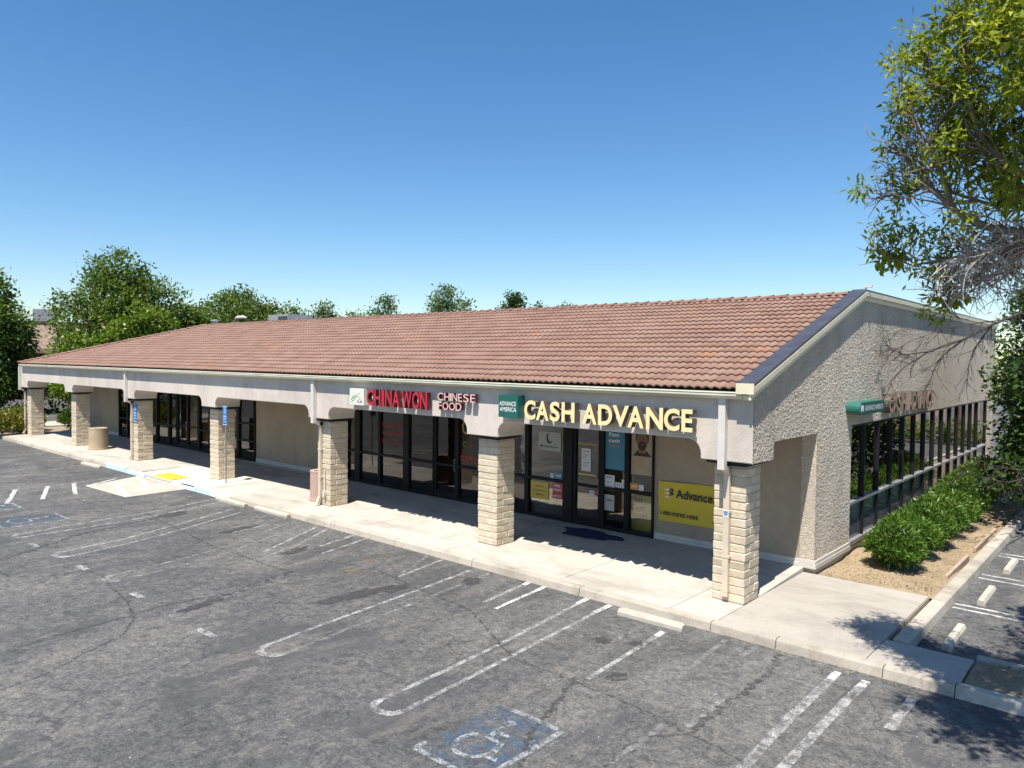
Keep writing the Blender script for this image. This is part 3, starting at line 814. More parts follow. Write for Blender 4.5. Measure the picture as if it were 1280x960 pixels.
# columns of slump block
def block_mesh(w, d, h, seed):
    rr = random.Random(seed)
    bm = bmesh.new()
    bmesh.ops.create_cube(bm, size=1)
    bmesh.ops.scale(bm, vec=(w, d, h), verts=bm.verts)
    for v in bm.verts:
        v.co += Vector((rr.uniform(-.006, .006), rr.uniform(-.006, .006), rr.uniform(-.004, .004)))
    bmesh.ops.bevel(bm, geom=bm.edges[:], offset=0.012, segments=1, affect='EDGES')
    me = bpy.data.meshes.new('block'); bm.to_mesh(me); bm.free()
    me.materials.append(M['block'])
    return me
BH = 0.1525
bm_long = [block_mesh(CW, 0.405, BH - 0.012, s) for s in (1, 2, 3, 4)]
bm_short = [block_mesh(CW, 0.196, BH - 0.012, s) for s in (5, 6, 7, 8)]
for ci, x in enumerate(XS):
    core = MB().box(x - CW + 0.011, x - 0.011, 0.011, CD - 0.011, 0.12, 2.62)
    col = core.build('column', 'mortar', bld)
    for k in range(16):
        z = 0.155 + BH * (k + 0.5)
        s = k % 2
        for part in (0, 1):
            short = (part == 0) == (s == 0)
            me = R.choice(bm_short if short else bm_long)
            if part == 0:
                yc = 0.098 if short else 0.2025
            else:
                yc = CD - 0.098 if short else CD - 0.2025
            place('block', me, (x - CW / 2 + R.uniform(-.004, .004), yc + R.uniform(-.003, .003), z), col, Matrix.Rotation(R.choice((0, math.pi)), 3, 'Z'))
    MB().box(x - CW + 0.03, x - 0.03, 0.03, CD - 0.03, 2.60, 2.66).box(x - CW - 0.1, x + 0.1, -0.12, CD + 0.05, 2.66, 2.719).build('bracket', 'gap', col)

# end wall (faces +X) with arch, window opening, pitched then level top
def yz(mb, poly, x0=-0.1, x1=XR):
    mb.prism([(x0, y, z) for y, z in poly], (x1 - x0, 0, 0))
def roof_z(y):
    return EAVE_Z + (y - EAVE_Y) * (RIDGE_Z - EAVE_Z) / (RIDGE_Y - EAVE_Y)
WY0, WY1, WZ0, WZ1, YB = 5.15, 22.35, 0.40, 3.075, 23.6
sw = MB()
t0, t1 = roof_z(-0.212) - 0.03, roof_z(YW) - 0.03
arcs = [(0.68 + 0.14 * (1 - math.cos(t)), 2.90 + 0.14 * math.sin(t)) for t in (math.pi / 2 * k / 5 for k in range(6))]
yz(sw, [(-0.212, 2.718), (0.68, 2.718)] + arcs + [(YW, 3.04), (YW, t1), (-0.212, t0)])
yz(sw, [(YW, 0.30), (WY0, 0.30), (WY0, roof_z(WY0) - 0.03), (YW, t1)])
yz(sw, [(WY0, WZ1), (WY1, WZ1), (WY1, RIDGE_Z), (RIDGE_Y, RIDGE_Z), (WY0, roof_z(WY0) - 0.03)])
yz(sw, [(WY1, 0.30), (YB, 0.30), (YB, RIDGE_Z), (WY1, RIDGE_Z)])
sw.build('side_wall', 'side_stucco', bld)
from mathutils import noise as mnoise
def relief(poly, cy, cz):
    ya, yb = min(p[0] for p in poly), max(p[0] for p in poly)
    za, zb = min(p[1] for p in poly), max(p[1] for p in poly)
    ny, nz = max(1, int((yb - ya) / cy)), max(1, int((zb - za) / cz))
    bm = bmesh.new()
    g = [[bm.verts.new((XR + 0.001, ya + (yb - ya) * i / ny, za + (zb - za) * j / nz)) for i in range(ny + 1)] for j in range(nz + 1)]
    for j in range(nz):
        for i in range(ny):
            bm.faces.new((g[j][i], g[j][i + 1], g[j + 1][i + 1], g[j + 1][i]))
    n = len(poly)
    for k in range(n):
        a, b = poly[k], poly[(k + 1) % n]
        nn = Vector((0, b[1] - a[1], -(b[0] - a[0])))
        bmesh.ops.bisect_plane(bm, geom=bm.verts[:] + bm.edges[:] + bm.faces[:], plane_co=(XR, a[0], a[1]), plane_no=nn, clear_outer=True)
    for v in bm.verts:
        p = Vector((0, v.co.y, v.co.z))
        h = mnoise.noise(p * 19) * 0.45 + mnoise.noise(p * 41 + Vector((3, 1, 2))) * 0.5 + mnoise.noise(p * 7) * 0.2 + R.uniform(-0.12, 0.12)
        v.co.x += 0.0105 * min(1.0, max(0.0, 0.45 + 1.3 * h))
    me = bpy.data.meshes.new('stucco_relief'); bm.to_mesh(me); bm.free()
    me.materials.append(M['side_stucco'])
    link('stucco_coat', me, bld)
relief([(-0.212, 2.718), (0.68, 2.718), (0.68, roof_z(0.68) - 0.03), (-0.212, t0)], 0.017, 0.017)
relief([(0.68, 3.045), (YW, 3.045), (YW, t1), (0.68, roof_z(0.68) - 0.03)], 0.018, 0.018)
relief([(YW, 0.405), (WY0, 0.405), (WY0, roof_z(WY0) - 0.03), (YW, t1)], 0.018, 0.018)
relief([(WY0, WZ1), (RIDGE_Y, WZ1), (RIDGE_Y, RIDGE_Z), (WY0, roof_z(WY0) - 0.03)], 0.02, 0.02)
relief([(RIDGE_Y, WZ1), (WY1, WZ1), (WY1, RIDGE_Z), (RIDGE_Y, RIDGE_Z)], 0.035, 0.024)
relief([(WY1, 0.30), (YB, 0.30), (YB, RIDGE_Z), (WY1, RIDGE_Z)], 0.05, 0.04)
# control joint / stain strip
MB().box(XR, XR + 0.006, 6.62, 6.66, 5.0, 5.95).build('control_joint', 'side_stucco', bld)
# plinth trims
for (a, b, c, d, z) in ((-0.1, XR, YW - 0.02, WY0 - 0.005, 0.235), (-3.55, -0.102, YW - 0.02, YW + 0.05, 0.245), (-21.88, -15.75, YW - 0.02, YW + 0.05, 0.245), (-39.95, -35.75, YW - 0.02, YW + 0.05, 0.245)):
    e = 0.03 if b == XR else 0.0
    prof = [(c, 0.40), (c, 0.325), (c - 0.012, 0.32), (c - 0.012, z), (c + 0.1, z), (c + 0.1, 0.40)]
    if b == XR:
        MB().box(a, b + 0.03, c, d, 0.328, 0.40).build('plinth', 'plinth', bld)
        MB().box(a, b + 0.042, c - 0.012, d + 0.002, z, 0.322).build('plinth', 'plinth', bld)
    else:
        MB().prism([(a, y, zz) for y, zz in prof], (b - a, 0, 0)).build('plinth', 'plinth', bld)
MB().box(-0.1, XR - 0.02, YW + 0.02, YB, 0.0, 0.236).box(-40.0, -0.1, YW + 0.02, YW + 0.2, 0.0, 0.246).build('footing', 'mortar', bld)
# front walls between the shopfronts
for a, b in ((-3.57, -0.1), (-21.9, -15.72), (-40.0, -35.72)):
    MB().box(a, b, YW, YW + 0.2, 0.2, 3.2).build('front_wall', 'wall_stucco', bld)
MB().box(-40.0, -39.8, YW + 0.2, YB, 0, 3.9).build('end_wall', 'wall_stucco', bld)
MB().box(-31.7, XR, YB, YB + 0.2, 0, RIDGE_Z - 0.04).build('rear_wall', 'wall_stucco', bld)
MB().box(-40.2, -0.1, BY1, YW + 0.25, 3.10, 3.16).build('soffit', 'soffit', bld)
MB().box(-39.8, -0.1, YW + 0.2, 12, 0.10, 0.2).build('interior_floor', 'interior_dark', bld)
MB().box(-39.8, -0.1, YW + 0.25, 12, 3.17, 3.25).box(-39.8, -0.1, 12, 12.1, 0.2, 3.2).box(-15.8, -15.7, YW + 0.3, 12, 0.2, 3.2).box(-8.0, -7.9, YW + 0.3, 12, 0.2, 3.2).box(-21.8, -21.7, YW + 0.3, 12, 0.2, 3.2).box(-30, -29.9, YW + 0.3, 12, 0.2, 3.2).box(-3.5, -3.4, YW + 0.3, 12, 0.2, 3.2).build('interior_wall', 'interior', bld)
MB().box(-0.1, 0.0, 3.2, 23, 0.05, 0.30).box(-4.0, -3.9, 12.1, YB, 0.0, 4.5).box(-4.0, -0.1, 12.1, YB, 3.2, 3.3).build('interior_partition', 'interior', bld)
# a counter and racks inside the shops
ic = MB()
ic.box(-7.4, -4.6, 6.0, 6.6, 0.2, 1.25).box(-14.6, -9.2, 7.0, 7.6, 0.2, 1.3).box(-14.9, -14.0, 4.6, 5.4, 0.2, 0.95).box(-13.2, -12.3, 4.6, 5.4, 0.2, 0.95).box(-30, -26, 6, 6.6, .2, 1.2)
ic.build('counter', 'brown_wall', bld)

# windows of the shopfronts
def window_front(x0, x1, zs, lw=0.07, rw=0.07, parent=bld, base=0.24, top=3.08):
    """a bay: frame in black metal, panes between rails at heights zs"""
    f = MB()
    y0, y1 = YW - 0.07, YW + 0.08
    f.box(x0, x0 + lw, y0, y1, base, top).box(x1 - rw, x1, y0, y1, base, top)
    edges = [base] + zs + [top]
    f.box(x0 + lw, x1 - rw, y0, y1, base, base + 0.09)
    f.box(x0 + lw, x1 - rw, y0, y1, top - 0.06, top)
    for z in zs:
        f.box(x0 + lw, x1 - rw, y0, y1, z - 0.035, z + 0.035)
    w = f.build('window', 'black', parent)
    for k in range(len(edges) - 1):
        a = edges[k] + (0.09 if k == 0 else 0.035)
        b = edges[k + 1] - (0.06 if k == len(edges) - 2 else 0.035)
        MB().box(x0 + lw, x1 - rw, YW, YW + 0.012, a, b).build('pane', 'glass', w)
    return w
def door_front(x0, x1, parent=bld, base=0.24, top=2.82, hinge=1):
    f = MB()
    y0, y1 = YW - 0.05, YW + 0.06
    f.box(x0, x0 + 0.09, y0, y1, base, top).box(x1 - 0.09, x1, y0, y1, base, top)
    f.box(x0 + 0.09, x1 - 0.09, y0, y1, base, base + 0.22).box(x0 + 0.09, x1 - 0.09, y0, y1, top - 0.1, top)
    f.box(x0 + 0.09, x1 - 0.09, y0, y1, 1.24, 1.30)
    f.box(x0, x1, y0 + 0.01, y1, top + 0.003, top + 0.09).box(x0, x1, y0 + 0.01, y1, 3.02, 3.08)
    d = f.build('door', 'black', parent)
    MB().box(x0 + 0.09, x1 - 0.09, YW, YW + 0.012, base + 0.22, 1.24).build('pane', 'glass', d)
    MB().box(x0 + 0.09, x1 - 0.09, YW, YW + 0.012, 1.30, top - 0.1).build('pane', 'glass', d)
    MB().box(x0, x1, YW, YW + 0.012, top + 0.09, 3.02).build('transom_pane', 'glass', d)
    hx = x1 - 0.05 if hinge > 0 else x0 + 0.05
    MB().tube([(hx, YW - 0.06, 1.12), (hx, YW - 0.11, 1.14), (hx, YW - 0.11, 1.46), (hx, YW - 0.06, 1.48)], 0.013, 6).build('handle', 'galv', d)
    return d
Z1 = [1.28]
window_front(-15.72, -15.22, Z1, 0.05, 0.06)
window_front(-15.22, -13.95, Z1, 0.22, 0.06)
window_front(-13.95, -12.60, Z1, 0.06, 0.12)
window_front(-12.60, -11.28, Z1, 0.14, 0.05)
door_front(-11.28, -10.28, hinge=1)
window_front(-10.28, -9.15, Z1, 0.08, 0.06)
window_front(-9.15, -8.35, Z1)
window_front(-8.35, -7.55, Z1, 0.08, 0.05)
window_front(-7.55, -6.25, Z1, 0.08, 0.03)
MB().box(-6.25, -5.97, YW - 0.08, YW + 0.09, 0.24, 3.08).build('mullion', 'black', bld)
door_front(-5.97, -5.08, hinge=1)
window_front(-5.08, -4.34, Z1, 0.09, 0.04)
window_front(-4.34, -3.57, Z1, 0.08, 0.04)
LX = [-35.72, -34.6, -33.3, -32.2, -31.1, -29.75, -28.9]
for a, b in zip(LX[:-1], LX[1:]):
    window_front(a, b, [1.2], 0.09, 0.09)
door_front(-28.9, -27.85, hinge=1)
door_front(-27.85, -26.8, hinge=-1)
for a, b in zip([-26.8, -25.75, -24.6, -23.3], [-25.75, -24.6, -23.3, -21.9]):
    window_front(a, b, [1.05, 1.75] if a < -23 and a > -23.5 else [1.2], 0.13, 0.05)

# side window strip, fourteen bays
by = WY0
pitch = (WY1 - WY0) / 14.45
ys = [WY0] + [6.24 + 1.185 * k for k in range(14)]
ys[-1] = WY1
for a, b in zip(ys[:-1], ys[1:]):
    f = MB()
    f.box(0.09, XR - 0.012, a, a + 0.035, WZ0, WZ1).box(0.09, XR - 0.012, b - 0.04, b, WZ0, WZ1)
    f.box(0.09, XR - 0.012, a + 0.035, b - 0.04, WZ1 - 0.05, WZ1)
    w = f.build('window', 'bronze', bld)
    MB().box(0.09, XR + 0.005, a + 0.035, b - 0.04, 1.235, 1.295).build('rail', 'alu', w)
    MB().box(0.03, XR + 0.02, a + 0.001, b - 0.001, WZ0 - 0.085, WZ0 - 0.002).build('sill', 'alu', w)
    MB().box(0.115, 0.127, a + 0.035, b - 0.04, 1.295, WZ1 - 0.05).build('pane', 'side_glass', w)
    MB().box(0.115, 0.127, a + 0.035, b - 0.04, WZ0, 1.235).build('spandrel_pane', 'spandrel', w)
MB().box(-0.1, XR - 0.03, WY0, WY1, 0.23, WZ0 - 0.086).build('sill_wall', 'side_stucco', bld)

# roof: underlay deck, tiles, hip, ridge
HIPX = -31.63
HX = HIPX - XL
deck = MB()
deck.add([(XL, EAVE_Y + 0.05, EAVE_Z - 0.02), (XR, EAVE_Y + 0.05, EAVE_Z - 0.02), (XR, RIDGE_Y, RIDGE_Z - 0.02), (HIPX, RIDGE_Y, RIDGE_Z - 0.02)], [(0, 1, 2, 3)])
deck.add([(XL, EAVE_Y, EAVE_Z - 0.02), (HIPX, RIDGE_Y, RIDGE_Z - 0.02), (HIPX, 30, RIDGE_Z - 0.02), (XL, 30, EAVE_Z - 0.02)], [(0, 1, 2, 3)])
deck.box(XL + 0.3, XR - 0.01, EAVE_Y + 0.06, BY0 + 0.3, 3.90, 3.935)
roof = deck.build('roof', 'deck', bld)
MB().add([(HIPX, RIDGE_Y, RIDGE_Z - 0.03), (XR, RIDGE_Y, RIDGE_Z - 0.03), (XR, YB + 0.2, RIDGE_Z - 0.03), (HIPX, YB + 0.2, RIDGE_Z - 0.03)], [(0, 1, 2, 3)]).build('flat_roof', 'flat_roof', bld)

TW, TL, TEXP, TT = 0.332, 0.375, 0.3425, 0.026
def tile_geo():
    n = 12
    top, vs, fs = [], [], []
    for i in range(n + 1):
        x = -TW / 2 + TW * i / n
        ph = 2 * math.pi * (i / n) * 2
        wv = 0.021 * (1 - math.cos(ph)) * 0.5
        wv = 0.030 * (0.5 - 0.5 * math.cos(ph)) ** 0.85
        top.append((x, wv))
    lo, hi = 0.034, 0.004
    for x, wv in top:
        vs.append((x, 0, lo + wv))
    for x, wv in top:
        vs.append((x, TL, hi + wv))
    for x, wv in top:
        vs.append((x, 0.004, lo + wv - TT))
    m = n + 1
    for i in range(n):
        fs.append((i, i + 1, m + i + 1, m + i))
        fs.append((i + 1, i, 2 * m + i, 2 * m + i + 1))
    fs.append((0, m, 2 * m)); fs.append((n, 2 * m + n, m + n))
    return vs, fs
tv, tf = tile_geo()
tme = bpy.data.meshes.new('roof_tile'); tme.from_pydata(tv, [], tf); tme.materials.append(M['tile'])
tme.polygons.foreach_set('use_smooth', [len(p.vertices) == 4 and i % 2 == 0 for i, p in enumerate(tme.polygons)])
ey = Vector((0, math.cos(SLOPE), math.sin(SLOPE))); ez = Vector((0, -math.sin(SLOPE), math.cos(SLOPE)))
tiles = []
rows = int((RIDGE_Y - EAVE_Y) / math.cos(SLOPE) / TEXP) + 1
for r_ in range(rows):
    yo = Vector((0, EAVE_Y, EAVE_Z)) + ey * (r_ * TEXP)
    left = XL + HX * (r_ * TEXP * math.cos(SLOPE)) / (RIDGE_Y - EAVE_Y)
    off = TW / 2 if r_ % 2 else 0.0
    c_ = -0.02 - TW / 2 - off
    if off:
        c_ = -0.02 - TW / 2 - TW / 2 + TW / 2   # keep rolls in line, half-tile bond
    while c_ > left + TW * 0.3:
        tiles.append(Vector((c_, yo.y, yo.z)))
        c_ -= TW
campos = Vector((5.48, -12.5, 4.49))
tiles.sort(key=lambda p: (p - campos).length)
rotS = Matrix.Rotation(SLOPE, 3, 'X')
rt = random.Random(3)
def jig():
    return Matrix.Rotation(rt.uniform(-0.006, 0.006), 3, 'Y') @ Matrix.Rotation(rt.uniform(-0.008, 0.008), 3, 'Z') @ Matrix.Rotation(rt.uniform(-0.006, 0.010), 3, 'X')
for p in tiles[:295]:
    place('roof_tile', tme, p, roof, rotS @ jig())
va = np.array(tv); nv = len(tv)
rest = tiles[295:]
V = []; F = []
for k, p in enumerate(rest):
    Rm = np.array((rotS @ jig()))
    V.append(va @ Rm.T + np.array(p))
V = np.concatenate(V)
fa = [tuple(i + k * nv for i in q) for k in range(len(rest)) for q in tf]
me = bpy.data.meshes.new('roof_tiles_far'); me.from_pydata(V.tolist(), [], fa); me.materials.append(M['tile'])
link('roof_tile', me, roof, 'stuff')
# tiles on the hip's far face and hip / ridge caps
def cap_row(a, b, step, r, name, stuff):
    a, b = Vector(a), Vector(b)
    t = (b - a).normalized(); L = (b - a).length
    u = t.cross(Vector((0, 0, 1))).normalized(); w = u.cross(t)
    mb = MB(); n = int(L / step)
    for k in range(n):
        p0 = a + t * (k * step); p1 = a + t * ((k + 1) * step + 0.05)
        if abs(p0.x - p1.x) > abs(p0.y - p1.y):
            pass
        z0, z1 = (0.03, 0.0)
        rn = R.uniform(-0.006, 0.006)
        vs = []
        for p, dz, rr in ((p0, z0, r), (p1, z1, r * 0.9)):
            for q in range(7):
                an = math.pi * q / 6
                vs.append(p + u * (math.cos(an) * rr) + w * (math.sin(an) * rr * 0.62 + dz + rn))
        mb.add(vs, [(q, q + 1, 7 + q + 1, 7 + q) for q in range(6)] + [tuple(range(7))])
    o = mb.build(name, 'tile', roof)
    o['kind'] = 'stuff'
cap_row((XR - 0.3, RIDGE_Y, RIDGE_Z + 0.0), (HIPX, RIDGE_Y, RIDGE_Z + 0.0), 0.36, 0.12, 'ridge_tile', True)
cap_row((XL, EAVE_Y, EAVE_Z + 0.03), (HIPX, RIDGE_Y, RIDGE_Z + 0.02), 0.36, 0.12, 'hip_tile', True)

# gutter, fascia, rake coping
gp = [(-0.28, 3.965), (-0.42, 3.965), (-0.425, 3.945), (-0.415, 3.925), (-0.415, 3.895), (-0.35, 3.835), (-0.28, 3.835)]
MB().prism([(XL + 0.02, y, z) for y, z in gp], (XR - 0.16 - XL, 0, 0)).build('gutter', 'gutter', bld)
MB().prism([(XR - 0.125, y * 1.0 - 0.004, z - 0.003) for y, z in [(-0.28, 3.93), (-0.42, 3.915), (-0.35, 3.83), (-0.28, 3.83)]], (0.12, 0, 0)).build('gutter_end', 'gutter', bld)
MB().box(XL + 0.05, XR - 0.01, -0.278, -0.221, 3.84, 3.98).build('fascia', 'cream', bld)
def rake(mb, x0, x1, dz0, dz1, ya=EAVE_Y - 0.06, yb=RIDGE_Y):
    mb.prism([(x0, ya, roof_z(ya) + dz0), (x0, yb, RIDGE_Z + dz0), (x0, yb, RIDGE_Z + dz1), (x0, ya, roof_z(ya) + dz1)], (x1 - x0, 0, 0))
rk = MB(); rake(rk, -0.035, XR + 0.088, 0.075, 0.13)
rk.box(-0.03, XR + 0.088, RIDGE_Y + 0.001, YB + 0.25, RIDGE_Z + 0.075, RIDGE_Z + 0.115)
rk.build('coping', 'cap', bld)
rt_ = MB(); rake(rt_, XR + 0.002, XR + 0.095, -0.03, 0.073); rake(rt_, XR + 0.002, XR + 0.045, -0.14, -0.032)
rt_.box(XR + 0.002, XR + 0.095, RIDGE_Y + 0.001, YB + 0.25, RIDGE_Z - 0.03, RIDGE_Z + 0.073).box(XR + 0.002, XR + 0.045, RIDGE_Y + 0.001, YB + 0.25, RIDGE_Z - 0.14, RIDGE_Z - 0.032)
rt_.build('rake_trim', 'cream', bld)
MB().box(-0.02, XR + 0.1, EAVE_Y - 0.085, EAVE_Y - 0.061, roof_z(EAVE_Y) - 0.06, roof_z(EAVE_Y) + 0.125).build('rake_end_block', 'cream', bld)
MB().box(-0.028, 0.0, RIDGE_Y, YB, RIDGE_Z - 0.02, RIDGE_Z + 0.074).build('parapet', 'flat_roof', bld)

# downspouts
def downspout(x, foot):
    s = MB()
    s.box(x - 0.065, x + 0.065, -0.335, -0.225, 2.58, 3.836)
    d = s.build('downspout', 'spout_white', bld)
    t = MB()
    t.box(x - 0.055, x + 0.055, -0.088, -0.012, 0.42 if foot else 0.34, 2.60)
    t.prism([(x - 0.055, -0.26, 2.64), (x - 0.055, -0.26, 2.58), (x - 0.055, -0.088, 2.50), (x - 0.055, -0.012, 2.50), (x - 0.055, -0.012, 2.60)], (0.11, 0, 0))
    if foot:
        t.prism([(x - 0.055, -0.095, 0.415), (x - 0.055, -0.012, 0.415), (x - 0.055, -0.10, 0.2), (x - 0.055, -0.19, 0.2)], (0.11, 0, 0))
    else:
        t.box(x - 0.052, x + 0.052, -0.086, -0.014, 0.26, 0.339)
    t.build('pipe', 'spout_tan', d)
    MB().box(x - 0.07, x + 0.07, -0.094, -0.011, 0.96, 1.0).box(x - 0.07, x + 0.07, -0.094, -0.011, 1.78, 1.82).build('strap', 'spout_tan', d)
downspout(-0.33, False)
downspout(-12.98, True)
downspout(-26.5, True)
downspout(-40.62, True)
cd = MB().tube([(-12.78, -0.03, 0.3), (-12.78, -0.03, 1.2)], 0.02, 6).box(-12.83, -12.73, -0.08, -0.02, 0.42, 0.56)
cd.build('conduit_box', 'plinth', bld)

# roof furniture
for (x, y, w, d, h) in ((-37.2, 14, 2.4, 1.8, 1.05),):
    u = thing('rooftop_unit', 'grey boxy air conditioning unit rising behind the tiled ridge', 'air conditioner', (x, y, 5.6))
    MB().box(x - w / 2, x + w / 2, y - d / 2, y + d / 2, 5.65, 5.65 + h + 0.5).build('housing', 'grey_unit', u)
    for k in range(5):
        MB().box(x - w / 2 + 1.25, x + w / 2 - 0.08, y - d / 2 - 0.02, y - d / 2 - 0.002, 6.38 + k * 0.145, 6.495 + k * 0.145).build('louvre', 'unit_dark', u)
    MB().box(x + w / 2 - 0.02, x + w / 2 + 2.6, y - 0.5, y + 0.5, 6.1, 6.55).build('duct', 'grey_unit', u)
v = thing('roof_vent', 'small grey metal vent on the ridge where the hip begins', 'vent', (-31.2, 5.75, 6.1))
MB().lathe([(0.0, 0.28), (0.22, 0.24), (0.22, 0.19), (0.13, 0.19), (0.13, -0.05)], 12, (-31.2, 5.9, 6.1)).build('cap', 'grey_unit', v)
MB().box(-31.5, -30.9, 5.7, 6.1, 6.05, 6.14).build('flashing', 'grey_unit', v)
sc_ = thing('security_camera', 'small white security camera on the peak of the gable end', 'camera', (0.2, 5.85, 6.2))
MB().box(0.18, 0.36, 5.83, 5.90, 6.24, 6.30).build('housing', 'spout_white', sc_)
MB().tube([(0.22, 5.87, 6.18), (0.22, 5.87, 6.26)], 0.02, 6).build('bracket', 'white', sc_)
lamp = thing('street_lamp', 'white street lamp head on a thin arm behind the roof', 'street lamp', (-51.8, 17.3, 0))
MB().tube([(-51.8, 17.3, 0), (-51.8, 17.3, 6.6)], [0.1, 0.06], 8).build('pole', 'galv', lamp)
MB().tube([(-51.8, 17.3, 6.5), (-51.5, 17.5, 7.2), (-51.1, 17.75, 7.6)], 0.04, 6).build('arm', 'galv', lamp)
MB().tube([(-51.25, 17.65, 7.58), (-51.1, 17.8, 7.66), (-50.7, 18.1, 7.68), (-50.5, 18.25, 7.64)], [0.05, 0.13, 0.13, 0.05], 8).build('lamp_head', 'spout_white', lamp)

# ------------------------------------------------------------------ signs on the beam and side wall
def letter_sign(name, label, letters, y_face, depth, face, ret, axes=FRONT, bold=0.03, wall=None, rim=None):
    a0, z0 = letters[0][1], letters[0][3]
    if axes is FRONT:
        t = thing(name, label, 'sign', (a0, y_face, z0))
    else:
        t = thing(name, label, 'sign', (y_face, a0, z0))
    for ch, a, b, zb, zt in letters:
        mb = MB()
        org = (a, y_face, zb) if axes is FRONT else (y_face, a, zb)
        text_into(mb, ch, org, b - a, zt - zb, axes, bold, depth, -depth / 2, 0, 1)
        if wall:
            # stand-offs back to the wall
            c = (a + b) / 2
            if axes is FRONT:
                mb.box(c - 0.012, c + 0.012, y_face + depth, wall, (zb + zt) / 2 - 0.01, (zb + zt) / 2 + 0.01, 1)
        o = mb.build('letter', [face, ret], t, fix=False)
        if rim:
            m2 = MB()
            k = 0.0
            org2 = (a, y_face - 0.004, zb) if axes is FRONT else (y_face + 0.004, a, zb)
            text_into(m2, ch, org2, b - a, zt - zb, axes, rim[1], 0.0, 0.0)
            m2.build('letter_face', rim[0], o, fix=False)
    return t
CASH = [('C', -4.8, -4.49, 3.21, 3.62), ('A', -4.47, -4.13, 3.21, 3.62), ('S', -4.1, -3.84, 3.21, 3.62), ('H', -3.79, -3.46, 3.21, 3.62), ('A', -3.26, -2.92, 3.21, 3.62), ('D', -2.88, -2.55, 3.21, 3.62), ('V', -2.54, -2.17, 3.21, 3.62), ('A', -2.2, -1.84, 3.21, 3.62), ('N', -1.79, -1.43, 3.21, 3.62), ('C', -1.41, -1.09, 3.21, 3.62), ('E', -1.05, -0.83, 3.21, 3.62)]
letter_sign('shop_sign', 'big pale yellow channel letters reading CASH ADVANCE on the front beam', CASH, -0.45, 0.15, 'yellow_face', 'bronze_return', bold=0.028, wall=-0.215)
CHINA = [('C', -10.32, -10.02, 3.235, 3.66), ('H', -9.99, -9.74, 3.235, 3.66), ('I', -9.69, -9.59, 3.235, 3.66), ('N', -9.55, -9.28, 3.235, 3.66), ('A', -9.26, -8.98, 3.235, 3.66), ('W', -8.9, -8.51, 3.235, 3.66), ('O', -8.49, -8.22, 3.235, 3.66), ('N', -8.2, -7.94, 3.235, 3.66)]
letter_sign('shop_sign', 'bright red channel letters in two words on the front beam', CHINA, -0.42, 0.13, 'red', 'red_dark', bold=0.018, wall=-0.215)
FOOD = [('C', -7.63, -7.42, 3.485, 3.67), ('H', -7.39, -7.21, 3.485, 3.67), ('I', -7.19, -7.14, 3.485, 3.67), ('N', -7.12, -6.95, 3.485, 3.67), ('E', -6.92, -6.79, 3.485, 3.67), ('S', -6.75, -6.57, 3.485, 3.67), ('E', -6.52, -6.36, 3.485, 3.67), ('F', -7.62, -7.47, 3.265, 3.45), ('O', -7.45, -7.25, 3.265, 3.45), ('O', -7.23, -7.02, 3.265, 3.45), ('D', -7.0, -6.81, 3.265, 3.45)]
letter_sign('shop_sign', 'two-line sign of small red-rimmed pale letters reading CHINESE FOOD', FOOD, -0.36, 0.09, 'red_rim', 'red_dark', bold=0.035, wall=-0.215, rim=('pinkwhite', -0.004))

lp = thing('logo_sign', 'square off-white panel with green strokes beside the red letters', 'sign', (-10.77, -0.4, 3.2))
MB().box(-11.08, -10.46, -0.40, -0.225, 3.22, 3.66).build('panel', 'logo_white', lp)
mb = MB()
for a, b, w in (((-11.02, 3.36), (-10.62, 3.55), 0.022), ((-11.0, 3.29), (-10.72, 3.47), 0.022), ((-10.98, 3.42), (-10.8, 3.50), 0.014)):
    t = Vector((b[0] - a[0], 0, b[1] - a[1])).normalized(); u = Vector((-t.z, 0, t.x)) * w / 2
    A, B = Vector((a[0], -0.404, a[1])), Vector((b[0], -0.404, b[1]))
    mb.quad(A - u, A + u, B + u * 0.3, B - u * 0.3)
mb.build('green_stroke', 'logo_green', lp)
mb = MB()
mb.tube([(-10.74, -0.402, 3.46), (-10.62, -0.402, 3.44), (-10.62, -0.402, 3.38), (-10.76, -0.402, 3.35)], 0.008, 4)
mb.build('tan_stroke', 'logo_tan', lp)
mb = MB(); mb.box(-10.60, -10.55, -0.405, -0.401, 3.285, 3.345); mb.build('seal_mark', 'ink', lp)
mb = MB(); mb.box(-10.74, -10.64, -0.405, -0.401, 3.29, 3.315); mb.build('script_mark', 'red_print', lp)

ga = thing('square_sign', 'dark green square box sign with two lines of white lettering on the beam', 'sign', (-5.26, -0.4, 3.2))
MB().box(-5.54, -4.98, -0.46, -0.225, 3.215, 3.70).build('box', 'green', ga)
mb = MB(); text_into(mb, 'ADVANCE', (-5.51, -0.464, 3.47), 0.48, 0.095, bold=0.008)
mb.build('lettering', 'white', ga, fix=False)
mb = MB(); text_into(mb, 'AMERICA', (-5.50, -0.464, 3.345), 0.48, 0.095, bold=0.008)
mb.build('lettering', 'white', ga, fix=False)

